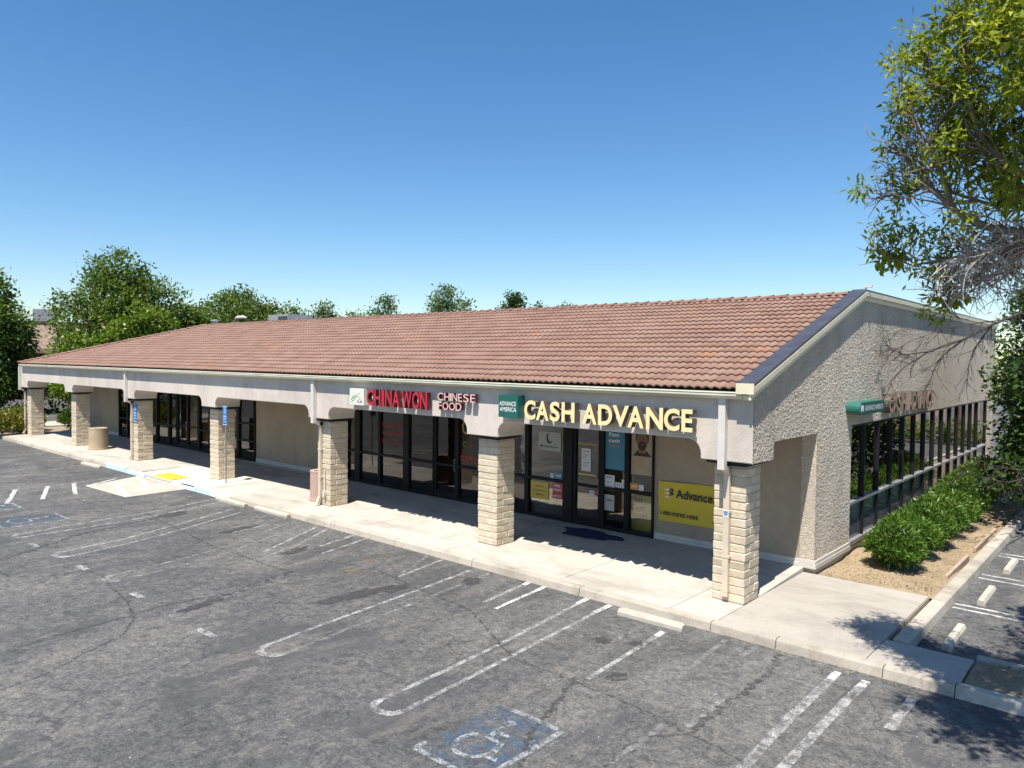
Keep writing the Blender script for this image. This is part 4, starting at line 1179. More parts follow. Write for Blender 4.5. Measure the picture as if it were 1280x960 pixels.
cab = thing('cabinet_sign', 'long rounded green cabinet sign with white lettering on the side wall', 'sign', (0.2, 5.6, 3.3))
pts = []
for cy_, a0 in ((6.50, -90), (4.80, 90)):
    for k in range(9):
        a = math.radians(a0 + 180 * k / 8)
        pts.append((0.205, cy_ + 0.11 * math.cos(a), 3.48 + 0.14 * math.sin(a)))
MB().prism(pts, (0.30, 0, 0)).build('cabinet', 'green_edge', cab)
MB().prism([(0.506, 5.65 + (y - 5.65) * 0.955, 3.48 + (z - 3.48) * 0.8) for _, y, z in pts], (0.004, 0, 0)).build('face', 'green', cab)
mb = MB(); text_into(mb, 'ADVANCE AMERICA', (0.514, 5.02, 3.42), 1.42, 0.12, SIDE, bold=0.01)
mb.build('lettering', 'white', cab, fix=False)
mb = MB(); mb.box(0.511, 0.514, 4.76, 4.80, 3.41, 3.55).box(0.511, 0.514, 4.83, 4.87, 3.44, 3.55).box(0.511, 0.514, 4.90, 4.93, 3.41, 3.55)
mb.build('emblem', 'white', cab, fix=False)
SIDEL = [('C', 7.36, 7.75), ('A', 7.76, 8.16), ('S', 8.17, 8.50), ('H', 8.55, 8.98), ('A', 9.24, 9.62), ('D', 9.64, 10.02), ('V', 10.03, 10.44), ('A', 10.45, 10.85), ('N', 10.88, 11.29), ('C', 11.32, 11.7), ('E', 11.75, 12.05)]
letter_sign('shop_sign', 'row of tan channel letters reading CASH ADVANCE on the side wall above the tinted windows', [(c, a, b, 3.24, 3.72) for c, a, b in SIDEL], 0.42, 0.18, 'side_letter', 'bronze_return', SIDE, bold=0.028)

# yellow banner on the shaded wall
bn = thing('banner', 'yellow vinyl banner with dark lettering hung on the shaded wall', 'banner', (-2.4, 2.9, 0.7))
def wv(x, z):
    return YW - 0.044 - 0.013 * math.sin(x * 2.3 + z * 1.9) - 0.010 * math.sin(x * 3.1 - z * 5.0) + 0.005 * math.sin(z * 9 + x * 6)
nx, nz = 36, 16
vs = [(-3.42 + 2.12 * i / nx, wv(-3.42 + 2.12 * i / nx, 0.70 + 0.94 * j / nz), 0.70 + 0.94 * j / nz + 0.03 * math.sin(i / nx * 3.1)) for j in range(nz + 1) for i in range(nx + 1)]
fs = [(j * (nx + 1) + i, j * (nx + 1) + i + 1, (j + 1) * (nx + 1) + i + 1, (j + 1) * (nx + 1) + i) for j in range(nz) for i in range(nx)]
b_ = MB(); b_.add(vs, fs); b_.build('sheet', 'banner', bn, smooth=True, fix=False)
mb = MB(); text_into(mb, '$', (-3.13, YW - 0.078, 1.27), 0.12, 0.24, bold=0.03); text_into(mb, 'Advance.', (-2.96, YW - 0.078, 1.29), 0.98, 0.21, bold=0.02)
mb.build('lettering', 'ink', bn, fix=False)
mb = MB()
text_into(mb, "1-800-WE'RE HERE", (-3.36, YW - 0.078, 0.86), 0.98, 0.095, bold=0.022)
mb.build('phone_lettering', 'ink', bn, fix=False)
mb = MB(); text_into(mb, 'A', (-2.03, YW - 0.078, 0.84), 0.07, 0.1, bold=0.022)
o_ = mb.build('lettering', 'ink', bn, fix=False)
mb = MB()
for k in range(3):
    mb.prism([(-3.30 + 0.02 * k, YW - 0.075, 1.46 - 0.085 * k), (-3.14, YW - 0.075, 1.50 - 0.085 * k), (-3.14, YW - 0.075, 1.45 - 0.085 * k)], (0, 0.003, 0))
mb.build('flash_mark', 'white', bn)

# posters and stickers on the glass (one thing each)
YP = YW - 0.006
def poster(name, label, x0, x1, z0, z1, mat, texts=(), extra=None, cat='poster'):
    t = thing(name, label, cat, ((x0 + x1) / 2, YP, z0))
    MB().box(x0, x1, YP - 0.004, YP, z0, z1).build('sheet', mat, t)
    by_mat = {}
    for s, ax, az, w, h, mt in texts:
        text_into(by_mat.setdefault(mt, MB()), s, (x0 + ax * (x1 - x0), YP - 0.007, z0 + az * (z1 - z0)), w * (x1 - x0), h * (z1 - z0), bold=0.015)
    for mt, mb in by_mat.items():
        mb.build('lettering', mt, t, fix=False)
    if extra:
        extra(t, x0, x1, z0, z1)
    return t
def flatpoly(t, name, pts, mat, y):
    MB().prism([(x, y, z) for x, z in pts], (0, 0.0015, 0)).build(name, mat, t)
def circ(cx, cz, rx, rz, n=18, a0=0, a1=360):
    return [(cx + rx * math.cos(math.radians(a0 + (a1 - a0) * k / n)), cz + rz * math.sin(math.radians(a0 + (a1 - a0) * k / n))) for k in range(n)]
def globe(t, x0, x1, z0, z1):
    cx, cz = (x0 + x1) / 2, z0 + 0.66 * (z1 - z0)
    out = circ(cx, cz, 0.11, 0.14, 14, 110, 330) + circ(cx + 0.03, cz + 0.02, 0.085, 0.115, 14, 330, 110)
    flatpoly(t, 'emblem', out, 'ink', YP - 0.007)
poster('poster', 'pale grey money transfer poster with a dark swirl high in the window beside the door', -7.16, -6.40, 2.06, 2.56, 'grey_paper', [('MoneyGram', .08, .12, .82, .16, 'ink')], globe)
poster('poster', 'orange-yellow poster low in the window beside the block column', -7.42, -6.80, 0.72, 1.19, 'yellow_print', [('Money', .3, .66, .4, .13, 'ink'), ('Processing', .18, .43, .64, .13, 'ink'), ('Service', .3, .2, .4, .13, 'ink')])
poster('poster', 'red and white notice low in the window left of the glass door'.replace('left of', 'next to'), -6.66, -6.30, 0.80, 1.22, 'red_print', [('OPEN', .1, .74, .6, .16, 'white'), ('HOURS', .1, .5, .7, .13, 'white'), ('NOTICE', .1, .1, .7, .13, 'white')])
poster('sticker', 'small white sticker above the rail in the money transfer window', -6.74, -6.61, 1.33, 1.46, 'paper', [('T', .3, .2, .4, .5, 'ink')], cat='sticker')
poster('sticker', 'blue sticker just above the window rail near the glass door', -6.58, -6.35, 1.33, 1.49, 'sky_print', [('CREDIT', .1, .4, .8, .3, 'white')], cat='sticker')
poster('notice', 'two white paper sheets taped one over the other on the glass door', -5.72, -5.43, 1.64, 2.22, 'paper', [('HOURS', .2, .84, .6, .06, 'ink'), ('MON-FRI', .15, .70, .6, .045, 'ink'), ('SAT', .15, .60, .4, .045, 'ink'), ('NOTICE', .2, .34, .6, .06, 'ink'), ('please', .15, .22, .6, .05, 'ink')], cat='notice')
dl = thing('door_decal', 'thin white company name lettering across the glass door', 'decal', (-5.6, YP, 2.3))
mb = MB(); text_into(mb, '$AdvanceAmerica', (-5.83, YP - 0.003, 2.30), 0.66, 0.085, bold=0.01); mb.build('lettering', 'yellow_print', dl, fix=False)
ys_ = thing('door_decal', 'yellow strip across the glass door under the white paper sheets', 'decal', (-5.6, YP, 1.5))
MB().box(-5.82, -5.26, YP - 0.004, YP, 1.53, 1.57).build('strip', 'yellow_print', ys_)
poster('sticker', 'white card sticker just under the rail of the glass door', -5.46, -5.31, 1.04, 1.16, 'paper', [('PUSH', .1, .4, .7, .3, 'ink')], cat='sticker')
rs = thing('sticker', 'round red sticker beside the white card on the glass door', 'sticker', (-5.22, YP, 1.1))
flatpoly(rs, 'disc', circ(-5.225, 1.10, 0.06, 0.065), 'red_print', YP - 0.004)
poster('poster', 'tall teal poster reading Fast cash beside the glass door', -4.98, -4.40, 1.77, 2.98, 'blue_print', [('Fast', .18, .68, .52, .085, 'white'), ('cash', .16, .56, .56, .075, 'white'), ('anytime', .2, .46, .55, .05, 'orange_print')])
def portrait(t, x0, x1, z0, z1):
    w, h = x1 - x0, z1 - z0
    cx, cz = x0 + 0.50 * w, z0 + 0.68 * h
    y = YP - 0.006
    flatpoly(t, 'shoulders', [(x0 + .04, z0 + .36 * h), (x0 + .28 * w, z0 + .47 * h), (x0 + .72 * w, z0 + .47 * h), (x1 - .03, z0 + .36 * h)], 'hair_print', y)
    flatpoly(t, 'neck', [(cx - .1, z0 + .42 * h), (cx + .1, z0 + .42 * h), (cx + .1, z0 + .6 * h), (cx - .1, z0 + .6 * h)], 'skin_print', y - 0.002)
    flatpoly(t, 'hair', circ(cx, cz + 0.05, 0.185, 0.245), 'hair_print', y - 0.0035)
    flatpoly(t, 'face', circ(cx, cz - 0.02, 0.155, 0.22), 'skin_print', y - 0.0055)
    flatpoly(t, 'beard', circ(cx, cz - 0.15, 0.12, 0.11), 'hair_print', y - 0.0075)
    flatpoly(t, 'eye', circ(cx - .06, cz + .015, .025, .01, 8), 'hair_print', y - 0.0095)
    flatpoly(t, 'eye', circ(cx + .06, cz + .015, .025, .01, 8), 'hair_print', y - 0.0095)
    flatpoly(t, 'mouth', circ(cx, cz - .12, .045, .014, 8), 'red_neon', y - 0.0095)
poster('poster', 'tan portrait poster of a bearded face in the end shop window', -4.22, -3.62, 1.72, 2.98, 'tan_print', [('You are', .08, .27, .6, .055, 'orange_print'), ('not', .08, .18, .3, .05, 'orange_print'), ('a loan.', .08, .08, .55, .055, 'orange_print')], portrait)
poster('sticker', 'white paper notice in the narrow window under the teal poster', -4.99, -4.70, 1.23, 1.62, 'paper', [('NOTICE', .15, .8, .6, .1, 'ink'), ('fees', .2, .5, .5, .1, 'sky_print'), ('posted', .2, .25, .6, .1, 'sky_print')], cat='notice')
poster('sticker', 'white and blue card sticker on the rail under the teal poster', -4.68, -4.50, 1.33, 1.46, 'paper', [('VISA', .1, .35, .75, .35, 'sky_print')], cat='sticker')
poster('sticker', 'cream card sticker at the edge of the teal poster window', -4.49, -4.38, 1.33, 1.55, 'logo_white', [('i', .4, .2, .2, .5, 'gold_print')], cat='sticker')
poster('sticker', 'orange and white sticker on the rail under the portrait poster', -4.24, -4.02, 1.33, 1.50, 'orange_print', [('24/7', .15, .35, .7, .35, 'white')], cat='sticker')
poster('sticker', 'plain white slip on the rail under the portrait poster', -4.00, -3.86, 1.33, 1.48, 'paper', cat='sticker')
poster('sticker', 'grey paper sheet low in the narrow window by the door', -4.99, -4.70, 0.72, 1.12, 'grey_paper', [('rates', .2, .6, .6, .15, 'ink')], cat='notice')

# sandwich board inside the end window
ab = thing('sandwich_board', 'yellow sandwich board in a white frame standing inside the end window', 'sign board', (-4.2, 3.25, 0.2))
def lean(x, z, o=0.0):
    return (x, 3.10 + (z - 0.25) * 0.14 - o, z)
mb = MB()
BX0, BX1 = -4.62, -3.80
mb.tube([lean(-4.30, 0.24), lean(-4.50, 1.24)], 0.02, 6); mb.tube([lean(-3.60, 0.24), lean(-3.80, 1.24)], 0.02, 6); mb.tube([lean(-4.50, 1.24), lean(-3.80, 1.24)], 0.02, 6); mb.tube([lean(-4.30, 0.30), lean(-3.62, 0.30)], 0.02, 6)
mb.tube([(-4.32, 3.6, 0.22), (-4.48, 3.26, 1.22)], 0.015, 6); mb.tube([(-3.62, 3.6, 0.22), (-3.8, 3.26, 1.22)], 0.015, 6)
mb.build('frame', 'white', ab)
MB().prism([lean(-4.29, 0.31), lean(-3.62, 0.31), lean(-3.81, 1.22), lean(-4.48, 1.22)], (0, 0.01, 0)).build('panel', 'banner', ab)
mb = MB()
for s, x, z, w, h in (('Fast', -4.40, 0.98, 0.36, 0.13), ('Cash', -4.36, 0.80, 0.38, 0.13), ('Loans', -4.30, 0.62, 0.42, 0.12)):
    vs, fs, _, _ = glyph(s, 0.015)
    mb.add([lean(x + a * w, z + b * h, 0.006) for a, b, _c in vs], fs)
mb.build('lettering', 'ink', ab, fix=False)

# restaurant window lettering
wd = thing('window_decal', 'faint red three-line lettering in the restaurant window', 'decal', (-13.2, YP, 1.9))
for k, s in enumerate(('FREE DELIVERY', 'CHINESE FOOD', 'LUNCH SPECIAL')):
    mb = MB(); text_into(mb, s, (-13.85, YP - 0.003, 2.22 - 0.26 * k), 1.05, 0.15, bold=0.02); mb.build('lettering', 'red_neon', wd, fix=False)
gd = thing('window_decal', 'gold and red lettering in the window next to the restaurant door', 'decal', (-9.7, YP, 2.0))
mb = MB(); text_into(mb, 'OUT', (-10.1, YP - 0.003, 2.25), 1.0, 0.42, bold=0.0); mb.build('lettering', 'gold_print', gd, fix=False)
mb = MB(); text_into(mb, 'EXPRESS', (-10.14, YP - 0.003, 1.42), 0.9, 0.2, bold=0.02); mb.build('lettering', 'red_neon', gd, fix=False)
mb = MB(); text_into(mb, 'C', (-10.05, YP - 0.003, 1.88), 0.12, 0.16); mb.build('lettering', 'logo_green', gd, fix=False)
fp = thing('poster', 'small dark framed picture high in the window of the empty unit', 'poster', (-22.5, YP, 2.2))
MB().box(-23.0, -22.1, YP - 0.004, YP, 2.0, 2.75).build('sheet', 'unit_dark', fp)

# navy mat
ring_mat = []
pts = []
for k in range(40):
    a = 2 * math.pi * k / 40
    r = 1 + 0.13 * math.sin(3 * a + 1) + 0.1 * math.sin(5 * a) + 0.07 * math.sin(9 * a + 2)
    pts.append((-4.95 + 0.82 * r * math.cos(a) * (1), 2.25 + 0.36 * r * math.sin(a)))
mb = MB()
vs = [(-4.95, 2.25, sw_z(2.25) + 0.03)]
for f in (0.5, 1.0):
    vs += [(-4.95 + (x + 4.95) * f, 2.25 + (y - 2.25) * f, sw_z(2.25 + (y - 2.25) * f) + (0.028 + R.uniform(-.012, .02) if f < 1 else 0.012)) for x, y in pts]
fs = [(0, 1 + k, 1 + (k + 1) % 40) for k in range(40)] + [(1 + k, 41 + k, 41 + (k + 1) % 40, 1 + (k + 1) % 40) for k in range(40)]
mb.add(vs, fs)
tag(mb.build('floor_mat', 'mat', smooth=True), 'crumpled navy blue floor mat on the walkway by the glass door', 'mat')

# ------------------------------------------------------------------ bins, parking signs, wheel stops
def bin_(x, y, r, h, mat, label):
    t = thing('litter_bin', label, 'litter bin', (x, y, 0.15))
    MB().lathe([(0, 0.0), (r * 0.95, 0.0), (r * 0.95, 0.05), (r, 0.06), (r, h * 0.93), (r * 1.02, h * 0.95), (r * 1.02, h), (r * 0.9, h * 1.01), (r * 0.62, h * 0.985), (r * 0.6, h * 0.8), (0, h * 0.8)], 32, (x, y, 0.15)).build('body', mat, t, smooth=False)
    MB().lathe([(r * 0.6, h * 0.9), (r * 0.58, h * 0.55), (0, h * 0.55)], 20, (x, y, 0.16)).build('liner', 'liner', t)
    MB().lathe([(r * 1.0, 0.0), (r * 1.1, 0.0), (r * 1.1, 0.07), (r * 1.0, 0.075)], 32, (x, y, 0.152)).build('base', mat, t)
bin_(-31.25, 0.33, 0.40, 0.98, 'can_tan', 'round tan concrete litter bin beside a block column')
bin_(-13.62, 0.35, 0.27, 0.92, 'can_pink', 'round pinkish concrete litter bin tucked behind a downspout')

def parking_sign(x, y, z0, z1, w, parent):
    p = MB().box(x - w / 2, x + w / 2, y - 0.006, y, z0, z1).build('plate', 'sign_blue', parent)
    h = z1 - z0
    mb = MB()
    rb, (cx, cy, cr) = isa_shapes(w * 0.62, h * 0.40)
    ox, oz = x - w * 0.31, z0 + h * 0.56
    for q, wd_ in rb:
        for a, b in zip(q[:-1], q[1:]):
            A, B = Vector((ox + a[0], y - 0.009, oz + a[1])), Vector((ox + b[0], y - 0.009, oz + b[1]))
            tt = (B - A).normalized(); uu = Vector((-tt.z, 0, tt.x)) * wd_ / 2
            mb.quad(A - uu, A + uu, B + uu, B - uu)
    mb.add([(ox + cx + cr * math.cos(k * math.pi / 6), y - 0.0095, oz + cy + cr * math.sin(k * math.pi / 6)) for k in range(12)], [tuple(range(12))])
    for k, (s, hh) in enumerate((('PARKING', 0.09), ('ONLY', 0.08), ('VAN', 0.06))):
        text_into(mb, s, (x - w * 0.36, y - 0.008, z0 + h * (0.42 - 0.13 * k)), w * 0.72, h * hh, bold=0.01)
    for a, b in (((x - w * .46, z0 + h * .02), (x + w * .46, z0 + h * .045)), ((x - w * .46, z1 - h * .045), (x + w * .46, z1 - h * .02))):
        mb.box(a[0], b[0], y - 0.008, y - 0.0065, a[1], b[1])
    mb.build('lettering', 'white', p, fix=False)
ps = thing('parking_sign', 'blue wheelchair parking sign on a steel post standing free at the kerb', 'sign', (-18.38, -0.19, 0.15), 'accessible parking signs')
MB().tube([(-18.38, -0.16, 0.13), (-18.38, -0.16, 2.75)], 0.025, 8).build('post', 'galv', ps)
parking_sign(-18.38, -0.19, 2.15, 2.80, 0.31, ps)
ps2 = thing('parking_sign', 'blue wheelchair parking sign fixed flat on a block column behind the curb ramp', 'sign', (-26.15, -0.1, 1.9), 'accessible parking signs')
parking_sign(-26.22, -0.02, 1.75, 2.55, 0.36, ps2)
st = thing('sticker', 'small blue and white square sticker on the downspout of the end column', 'sticker', (-0.33, -0.1, 1.75))
MB().box(-0.375, -0.285, -0.092, -0.0885, 1.70, 1.83).build('sheet', 'white', st)
MB().box(-0.365, -0.295, -0.0945, -0.0925, 1.73, 1.81).build('print', 'sky_print', st)

def stop_mesh(L):
    prof = [(-0.075, 0.0), (-0.075, 0.06), (-0.045, 0.115), (0.045, 0.115), (0.075, 0.06), (0.075, 0.0)]
    n = len(prof)
    vs = []
    for x, s in ((-L / 2, 0.86), (-L / 2 + 0.07, 1), (L / 2 - 0.07, 1), (L / 2, 0.86)):
        vs += [(x, y * s, z * s) for y, z in prof]
    mb = MB()
    fs = [(i * n + k, i * n + k + 1, (i + 1) * n + k + 1, (i + 1) * n + k) for i in range(3) for k in range(n - 1)]
    fs += [tuple(range(n)), tuple(range(3 * n, 4 * n))]
    mb.add(vs, fs)
    return mb.mesh('wheel_stop', 'stop')
sm_ = {1.2: stop_mesh(1.25), 1.8: stop_mesh(1.75)}
for (x, y, rz, L, lab) in [
    (-1.0, -1.50, 0.02, 1.2, 'pale concrete wheel stop against the kerb in front of the end column'),
    (-13.55, -1.28, 0.0, 1.8, 'pale concrete wheel stop at the kerb near the pinkish litter bin'),
    (-15.75, -1.35, 0.0, 1.8, 'pale concrete wheel stop at the kerb near the free-standing parking sign post'),
    (-26.8, -1.5, 0.05, 1.8, 'pale concrete wheel stop where the blue kerb paint begins'),
    (3.05, 1.2, math.pi / 2, 1.2, 'wheel stop in the side lot shaded by the tree, first from the walkway corner'),
    (3.06, 4.1, math.pi / 2, 1.2, 'wheel stop in the side lot half in tree shade, second from the walkway corner'),
    (3.08, 6.9, math.pi / 2, 1.2, 'sunlit wheel stop in the side lot, third from the walkway corner')]:
    o = link('wheel_stop', sm_[L])
    o.location = (x, y, 0.001); o.rotation_euler = (0, 0, rz)
    tag(o, lab, 'wheel stop', 'concrete wheel stops')

# ------------------------------------------------------------------ plants
def leaf_arrays(P, D, L, W, rng, curl=0.15, up=None):
    """diamond leaves at P pointing along D: returns verts, quads"""
    n = len(P)
    D = D / (np.linalg.norm(D, axis=1, keepdims=True) + 1e-9)
    rnd = rng.normal(size=(n, 3))
    if up is not None:
        rnd = rnd * 0.6 + np.array([0, 0, up])
    S = np.cross(D, rnd); S /= (np.linalg.norm(S, axis=1, keepdims=True) + 1e-9)
    Nn = np.cross(S, D)
    L = L[:, None] if hasattr(L, '__len__') else L
    W = W[:, None] if hasattr(W, '__len__') else W
    a = P
    b = P + D * L * 0.5 + S * W * 0.5 + Nn * L * curl * 0.5
    c = P + D * L
    d = P + D * L * 0.5 - S * W * 0.5 + Nn * L * curl * 0.5
    V = np.stack([a, b, c, d], 1).reshape(-1, 3)
    return V
def quads_mesh(name, V, mat):
    n = len(V) // 4
    me = bpy.data.meshes.new(name)
    me.vertices.add(len(V)); me.vertices.foreach_set('co', V.astype(np.float32).ravel())
    me.loops.add(4 * n); me.loops.foreach_set('vertex_index', np.arange(4 * n, dtype=np.int32))
    me.polygons.add(n); me.polygons.foreach_set('loop_start', np.arange(0, 4 * n, 4, dtype=np.int32))
    me.materials.append(M[mat])
    me.update(calc_edges=True)
    return me
def unit(rng, n):
    v = rng.normal(size=(n, 3))
    return v / np.linalg.norm(v, axis=1, keepdims=True)

def crown(rng, lobes, n, size, clump=0.35, shell=0.5):
    """leaves in clumps spread over lobes (cx,cy,cz,rx,ry,rz)"""
    Vs = []
    vol = np.array([l[3] * l[4] * l[5] for l in lobes]) ** 0.66
    vol /= vol.sum()
    for l, f in zip(lobes, vol):
        k = max(8, int(n * f / 14))
        u = unit(rng, k)
        rad = shell + (1 - shell) * rng.random(k) ** 0.6
        rad *= 1 + 0.05 * rng.normal(size=k)
        C = np.array(l[:3]) + u * rad[:, None] * np.array(l[3:6])
        m = 14
        ci = np.repeat(np.arange(k), m)
        cs = clump * (0.6 + 0.9 * rng.random(k))
        off = np.clip(rng.normal(size=(k * m, 3)), -1.35, 1.35) * cs[ci][:, None] * np.array([1, 1, 0.7])
        P = C[ci] + off
        D = unit(rng, len(P)) + u[ci] * 0.6 + np.array([0, 0, -0.15])
        sz = size * (0.6 + 0.8 * rng.random(len(P)))
        Vs.append(leaf_arrays(P, D, sz, sz * 0.55, rng, 0.12, up=0.9))
    return np.concatenate(Vs)

def tree(name, label, x, y, h, rad, mat, seed, n=5000, size=0.3, trunk=0.28, base=0.16, lobes=None, nl=9, group=None, cat='tree', flat=1.0, clump=0.42, bark='bark_dark'):
    rng = np.random.default_rng(seed); rr = random.Random(seed)
    t = thing(name, label, cat, (x, y, 0), group)
    if lobes is None:
        lobes = []
        z0 = h * base
        ch = h - z0
        for k in range(nl):
            a = k * 2.4 + rr.uniform(-.5, .5)
            f = (k + 0.5) / nl
            zz = z0 + ch * (0.14 + 0.72 * f) 
            prof = math.sin(math.pi * min(0.97, 0.18 + 0.74 * f)) ** 0.7
            d = rad * prof * rr.uniform(0.35, 0.72)
            s = rad * rr.choice((0.22, 0.3, 0.38, 0.46)) * (1.0 if f < 0.8 else 0.8)
            lobes.append((x + d * math.cos(a), y + d * math.sin(a), min(zz, h - s * 0.8), s, s, s * rr.uniform(0.7, 0.95)))
        s = rad * 0.38
        lobes.append((x + rr.uniform(-.2, .2) * rad, y, h - s * 0.8, s, s, s * 0.9))
    mb = MB()
    top = (x + rr.uniform(-.3, .3), y + rr.uniform(-.3, .3), h * 0.55)
    mb.tube([(x, y, -0.02), (x + rr.uniform(-.1, .1), y, h * 0.15), (x + rr.uniform(-.2, .2), y + rr.uniform(-.2, .2), h * 0.35), top], [trunk * 1.25, trunk, trunk * 0.75, trunk * 0.4], 8)
    mb.build('trunk', bark, t, smooth=True)
    lb = MB()
    for l in lobes:
        zs = h * rr.uniform(0.2, 0.5)
        A = Vector((x, y, zs)); B = Vector(l[:3])
        mid = (A + B) / 2 + Vector((rr.uniform(-.3, .3), rr.uniform(-.3, .3), rr.uniform(0, .5)))
        lb.tube([A, mid, B], [trunk * 0.42, trunk * 0.28, trunk * 0.08], 5, False)
        for _ in range(3):
            C = B + Vector((rr.uniform(-1, 1) * l[3], rr.uniform(-1, 1) * l[4], rr.uniform(-.3, 1) * l[5])) * 0.8
            lb.tube([mid.lerp(B, 0.5), (mid.lerp(B, 0.6) + C) / 2 + Vector((0, 0, 0.1)), C], [trunk * 0.16, trunk * 0.1, trunk * 0.03], 4, False)
    lb.build('limbs', bark, t, fix=False)
    link('crown', quads_mesh('crown', crown(rng, lobes, n, size, clump), mat), t)
    return t

# oleander row along the side wall
def oleander(x, y, r, h, label, seed, n=1500, mat='oleander', L=0.17, W=0.038, cat='shrub', name='shrub', group='bushes along the side wall', zb=0.1):
    rng = np.random.default_rng(seed)
    t = thing(name, label, cat, (x, y, zb), group)
    sb = MB(); rr = random.Random(seed)
    for k in range(9):
        a = rr.uniform(0, 6.28)
        q = rr.uniform(0.2, 0.75)
        sb.tube([(x + .06 * math.cos(a), y + .06 * math.sin(a), zb - 0.03), (x + r * q * .6 * math.cos(a), y + r * q * .6 * math.sin(a), zb + h * 0.5), (x + r * q * math.cos(a), y + r * q * math.sin(a), zb + h * 0.85)], [0.018, 0.012, 0.005], 4, False)
    sb.build('stems', 'bark', t, fix=False)
    k = n // 12
    u = unit(rng, k); u[:, 2] = np.abs(u[:, 2]) * 1.0 - 0.22
    rad = 0.62 + 0.38 * rng.random(k) ** 0.5
    C = np.array([x, y, zb + h * 0.46]) + u * rad[:, None] * np.array([r, r, h * 0.56])
    C[:, 2] = np.maximum(C[:, 2], zb + 0.06)
    m = 12
    ci = np.repeat(np.arange(k), m)
    P = C[ci] + rng.normal(size=(k * m, 3)) * 0.035
    D = unit(rng, k * m) * 0.8 + u[ci] * 0.45 + np.array([0, 0, 0.45])
    V = leaf_arrays(P, D, L * (0.6 + 0.7 * rng.random(k * m)), W, rng, 0.1)
    k2 = n // 4
    P = np.array([x, y, zb + h * 0.42]) + unit(rng, k2) * (0.75 * rng.random(k2) ** 0.4)[:, None] * np.array([r, r, h * 0.45])
    V2 = leaf_arrays(P, unit(rng, k2), 0.2, 0.07, rng)
    link('foliage', quads_mesh('foliage', np.concatenate([V, V2]), mat), t)
BUSH = [(1.28, 4.75, .56, .98, 'round green oleander bush, first of the row from the walkway'), (1.22, 6.0, .66, 1.0, 'green oleander bush, second of the row from the walkway'),
        (1.25, 7.3, .68, 1.02, 'green oleander bush, third of the row from the walkway'), (1.22, 8.65, .7, 1.05, 'green oleander bush, fourth of the row from the walkway'),
        (1.25, 10.0, .72, 1.05, 'green oleander bush, fifth of the row from the walkway'), (1.2, 11.5, .72, 1.05, 'green oleander bush, sixth of the row from the walkway'),
        (1.1, 13.2, .75, 1.2, 'green oleander bush, seventh of the row, under the bare branch'), (1.3, 15.2, .85, 1.5, 'green oleander bush at the far end of the row beneath the dark tree')]
for i, (x, y, r, h, lab) in enumerate(BUSH):
    oleander(x, y, r, h, lab, 40 + i, 5200, L=0.135, W=0.032)

# hedge and bushes by the far end of the walkway
for i, (x, y, r, h, lab, mt) in enumerate([(-41.5, 0.1, 0.9, 1.55, 'yellowish bush hugging the downspout at the far end column', 'leaf_hedge'), (-41.5, -1.4, 1.1, 1.5, 'yellowish bush in front of the far end column', 'leaf_hedge'),
        (-44.2, 0.6, 1.3, 1.5, 'yellowish hedge bush beside the far kerb, away from the columns', 'leaf_hedge'), (-42.6, 3.1, 0.9, 1.4, 'dark green bush seen between the two end columns', 'leaf_mid'), (-43.6, 5.0, 1.0, 1.4, 'reddish green bush seen beside the second column', 'leaf_hedge'), (-42.9, 6.6, 0.9, 1.3, 'green bush half hidden by the second column', 'leaf_mid')]):
    oleander(x, y, r, h, lab, 70 + i, 2600, mt, 0.26, 0.09, group='bushes at the far end of the walkway', zb=0.0)
ek = MB(); ek.prism([(-41.5, -1.0, 0), (-41.35, -1.0, 0), (-41.35, 4.0, 0), (-41.9, 6.2, 0), (-42.0, 6.1, 0), (-41.5, 4.0, 0)], (0, 0, 0.16))
ek.build('end_kerb', 'new_concrete', kind='structure')
sheet('planter_bed', [(-41.5, -2.2), (-41.5, 7.5), (-46, 7.5), (-46, -2.2)], 0.006, 'dirt')
sheet('far_drive', [(-47.0, -20), (-47.0, 40), (-50.5, 40), (-50.5, -20)], 0.004, 'kerb')

tree('tree', 'bushy green tree at the edge of the lot beside the brown roof', -60.2, 2.6, 10.4, 4.0, 'leaf_mid', 11, 20000, 0.29, base=0.06, nl=13, clump=0.36)
tree('tree', 'dark low tree standing in front of the bushy green tree', -55.5, -0.5, 6.6, 3.2, 'leaf_dark', 12, 8000, 0.34, base=0.02)
tree('tree', 'tallest broad green tree rising behind the far roof corner', -60.8, 12.0, 13.1, 5.8, 'leaf_mid', 13, 32000, 0.29, trunk=0.45, base=0.12, nl=24, clump=0.36)
tree('tree', 'light green bushy tree in front of the tallest tree', -51.0, 10.2, 8.0, 3.6, 'leaf_lime', 14, 13000, 0.3, base=0.05, nl=12, clump=0.32)
tree('tree', 'small bright green tree beside the brown roof building', -52.0, 5.9, 5.9, 1.7, 'leaf_lime', 15, 4000, 0.26, trunk=0.14, base=0.04, clump=0.3)
tree('tree', 'low green tree joining the tallest tree to the wide round one', -60.3, 17.8, 9.1, 3.4, 'leaf_mid', 16, 9000, 0.34, base=0.1)
tree('tree', 'wide rounded green tree behind the vent on the roof', -62.6, 24.6, 11.1, 6.4, 'leaf_mid', 17, 30000, 0.30, trunk=0.4, base=0.2, nl=18, clump=0.38)
tree('tree', 'pale feathery tree just past the rooftop unit', -67.2, 37.0, 10.6, 2.8, 'leaf_pale', 18, 4200, 0.32, base=0.3, clump=0.5)
tree('tree', 'low pale tree between the rooftop unit and the forked tree', -67.3, 41.5, 9.7, 2.4, 'leaf_pale', 19, 2600, 0.32, base=0.3, clump=0.5)
tree('tree', 'pale loose tree forked into two tufts above the ridge', -57.9, 38.6, 10.9, 2.5, 'leaf_pale', 20, 4000, 0.3, base=0.35, clump=0.42)
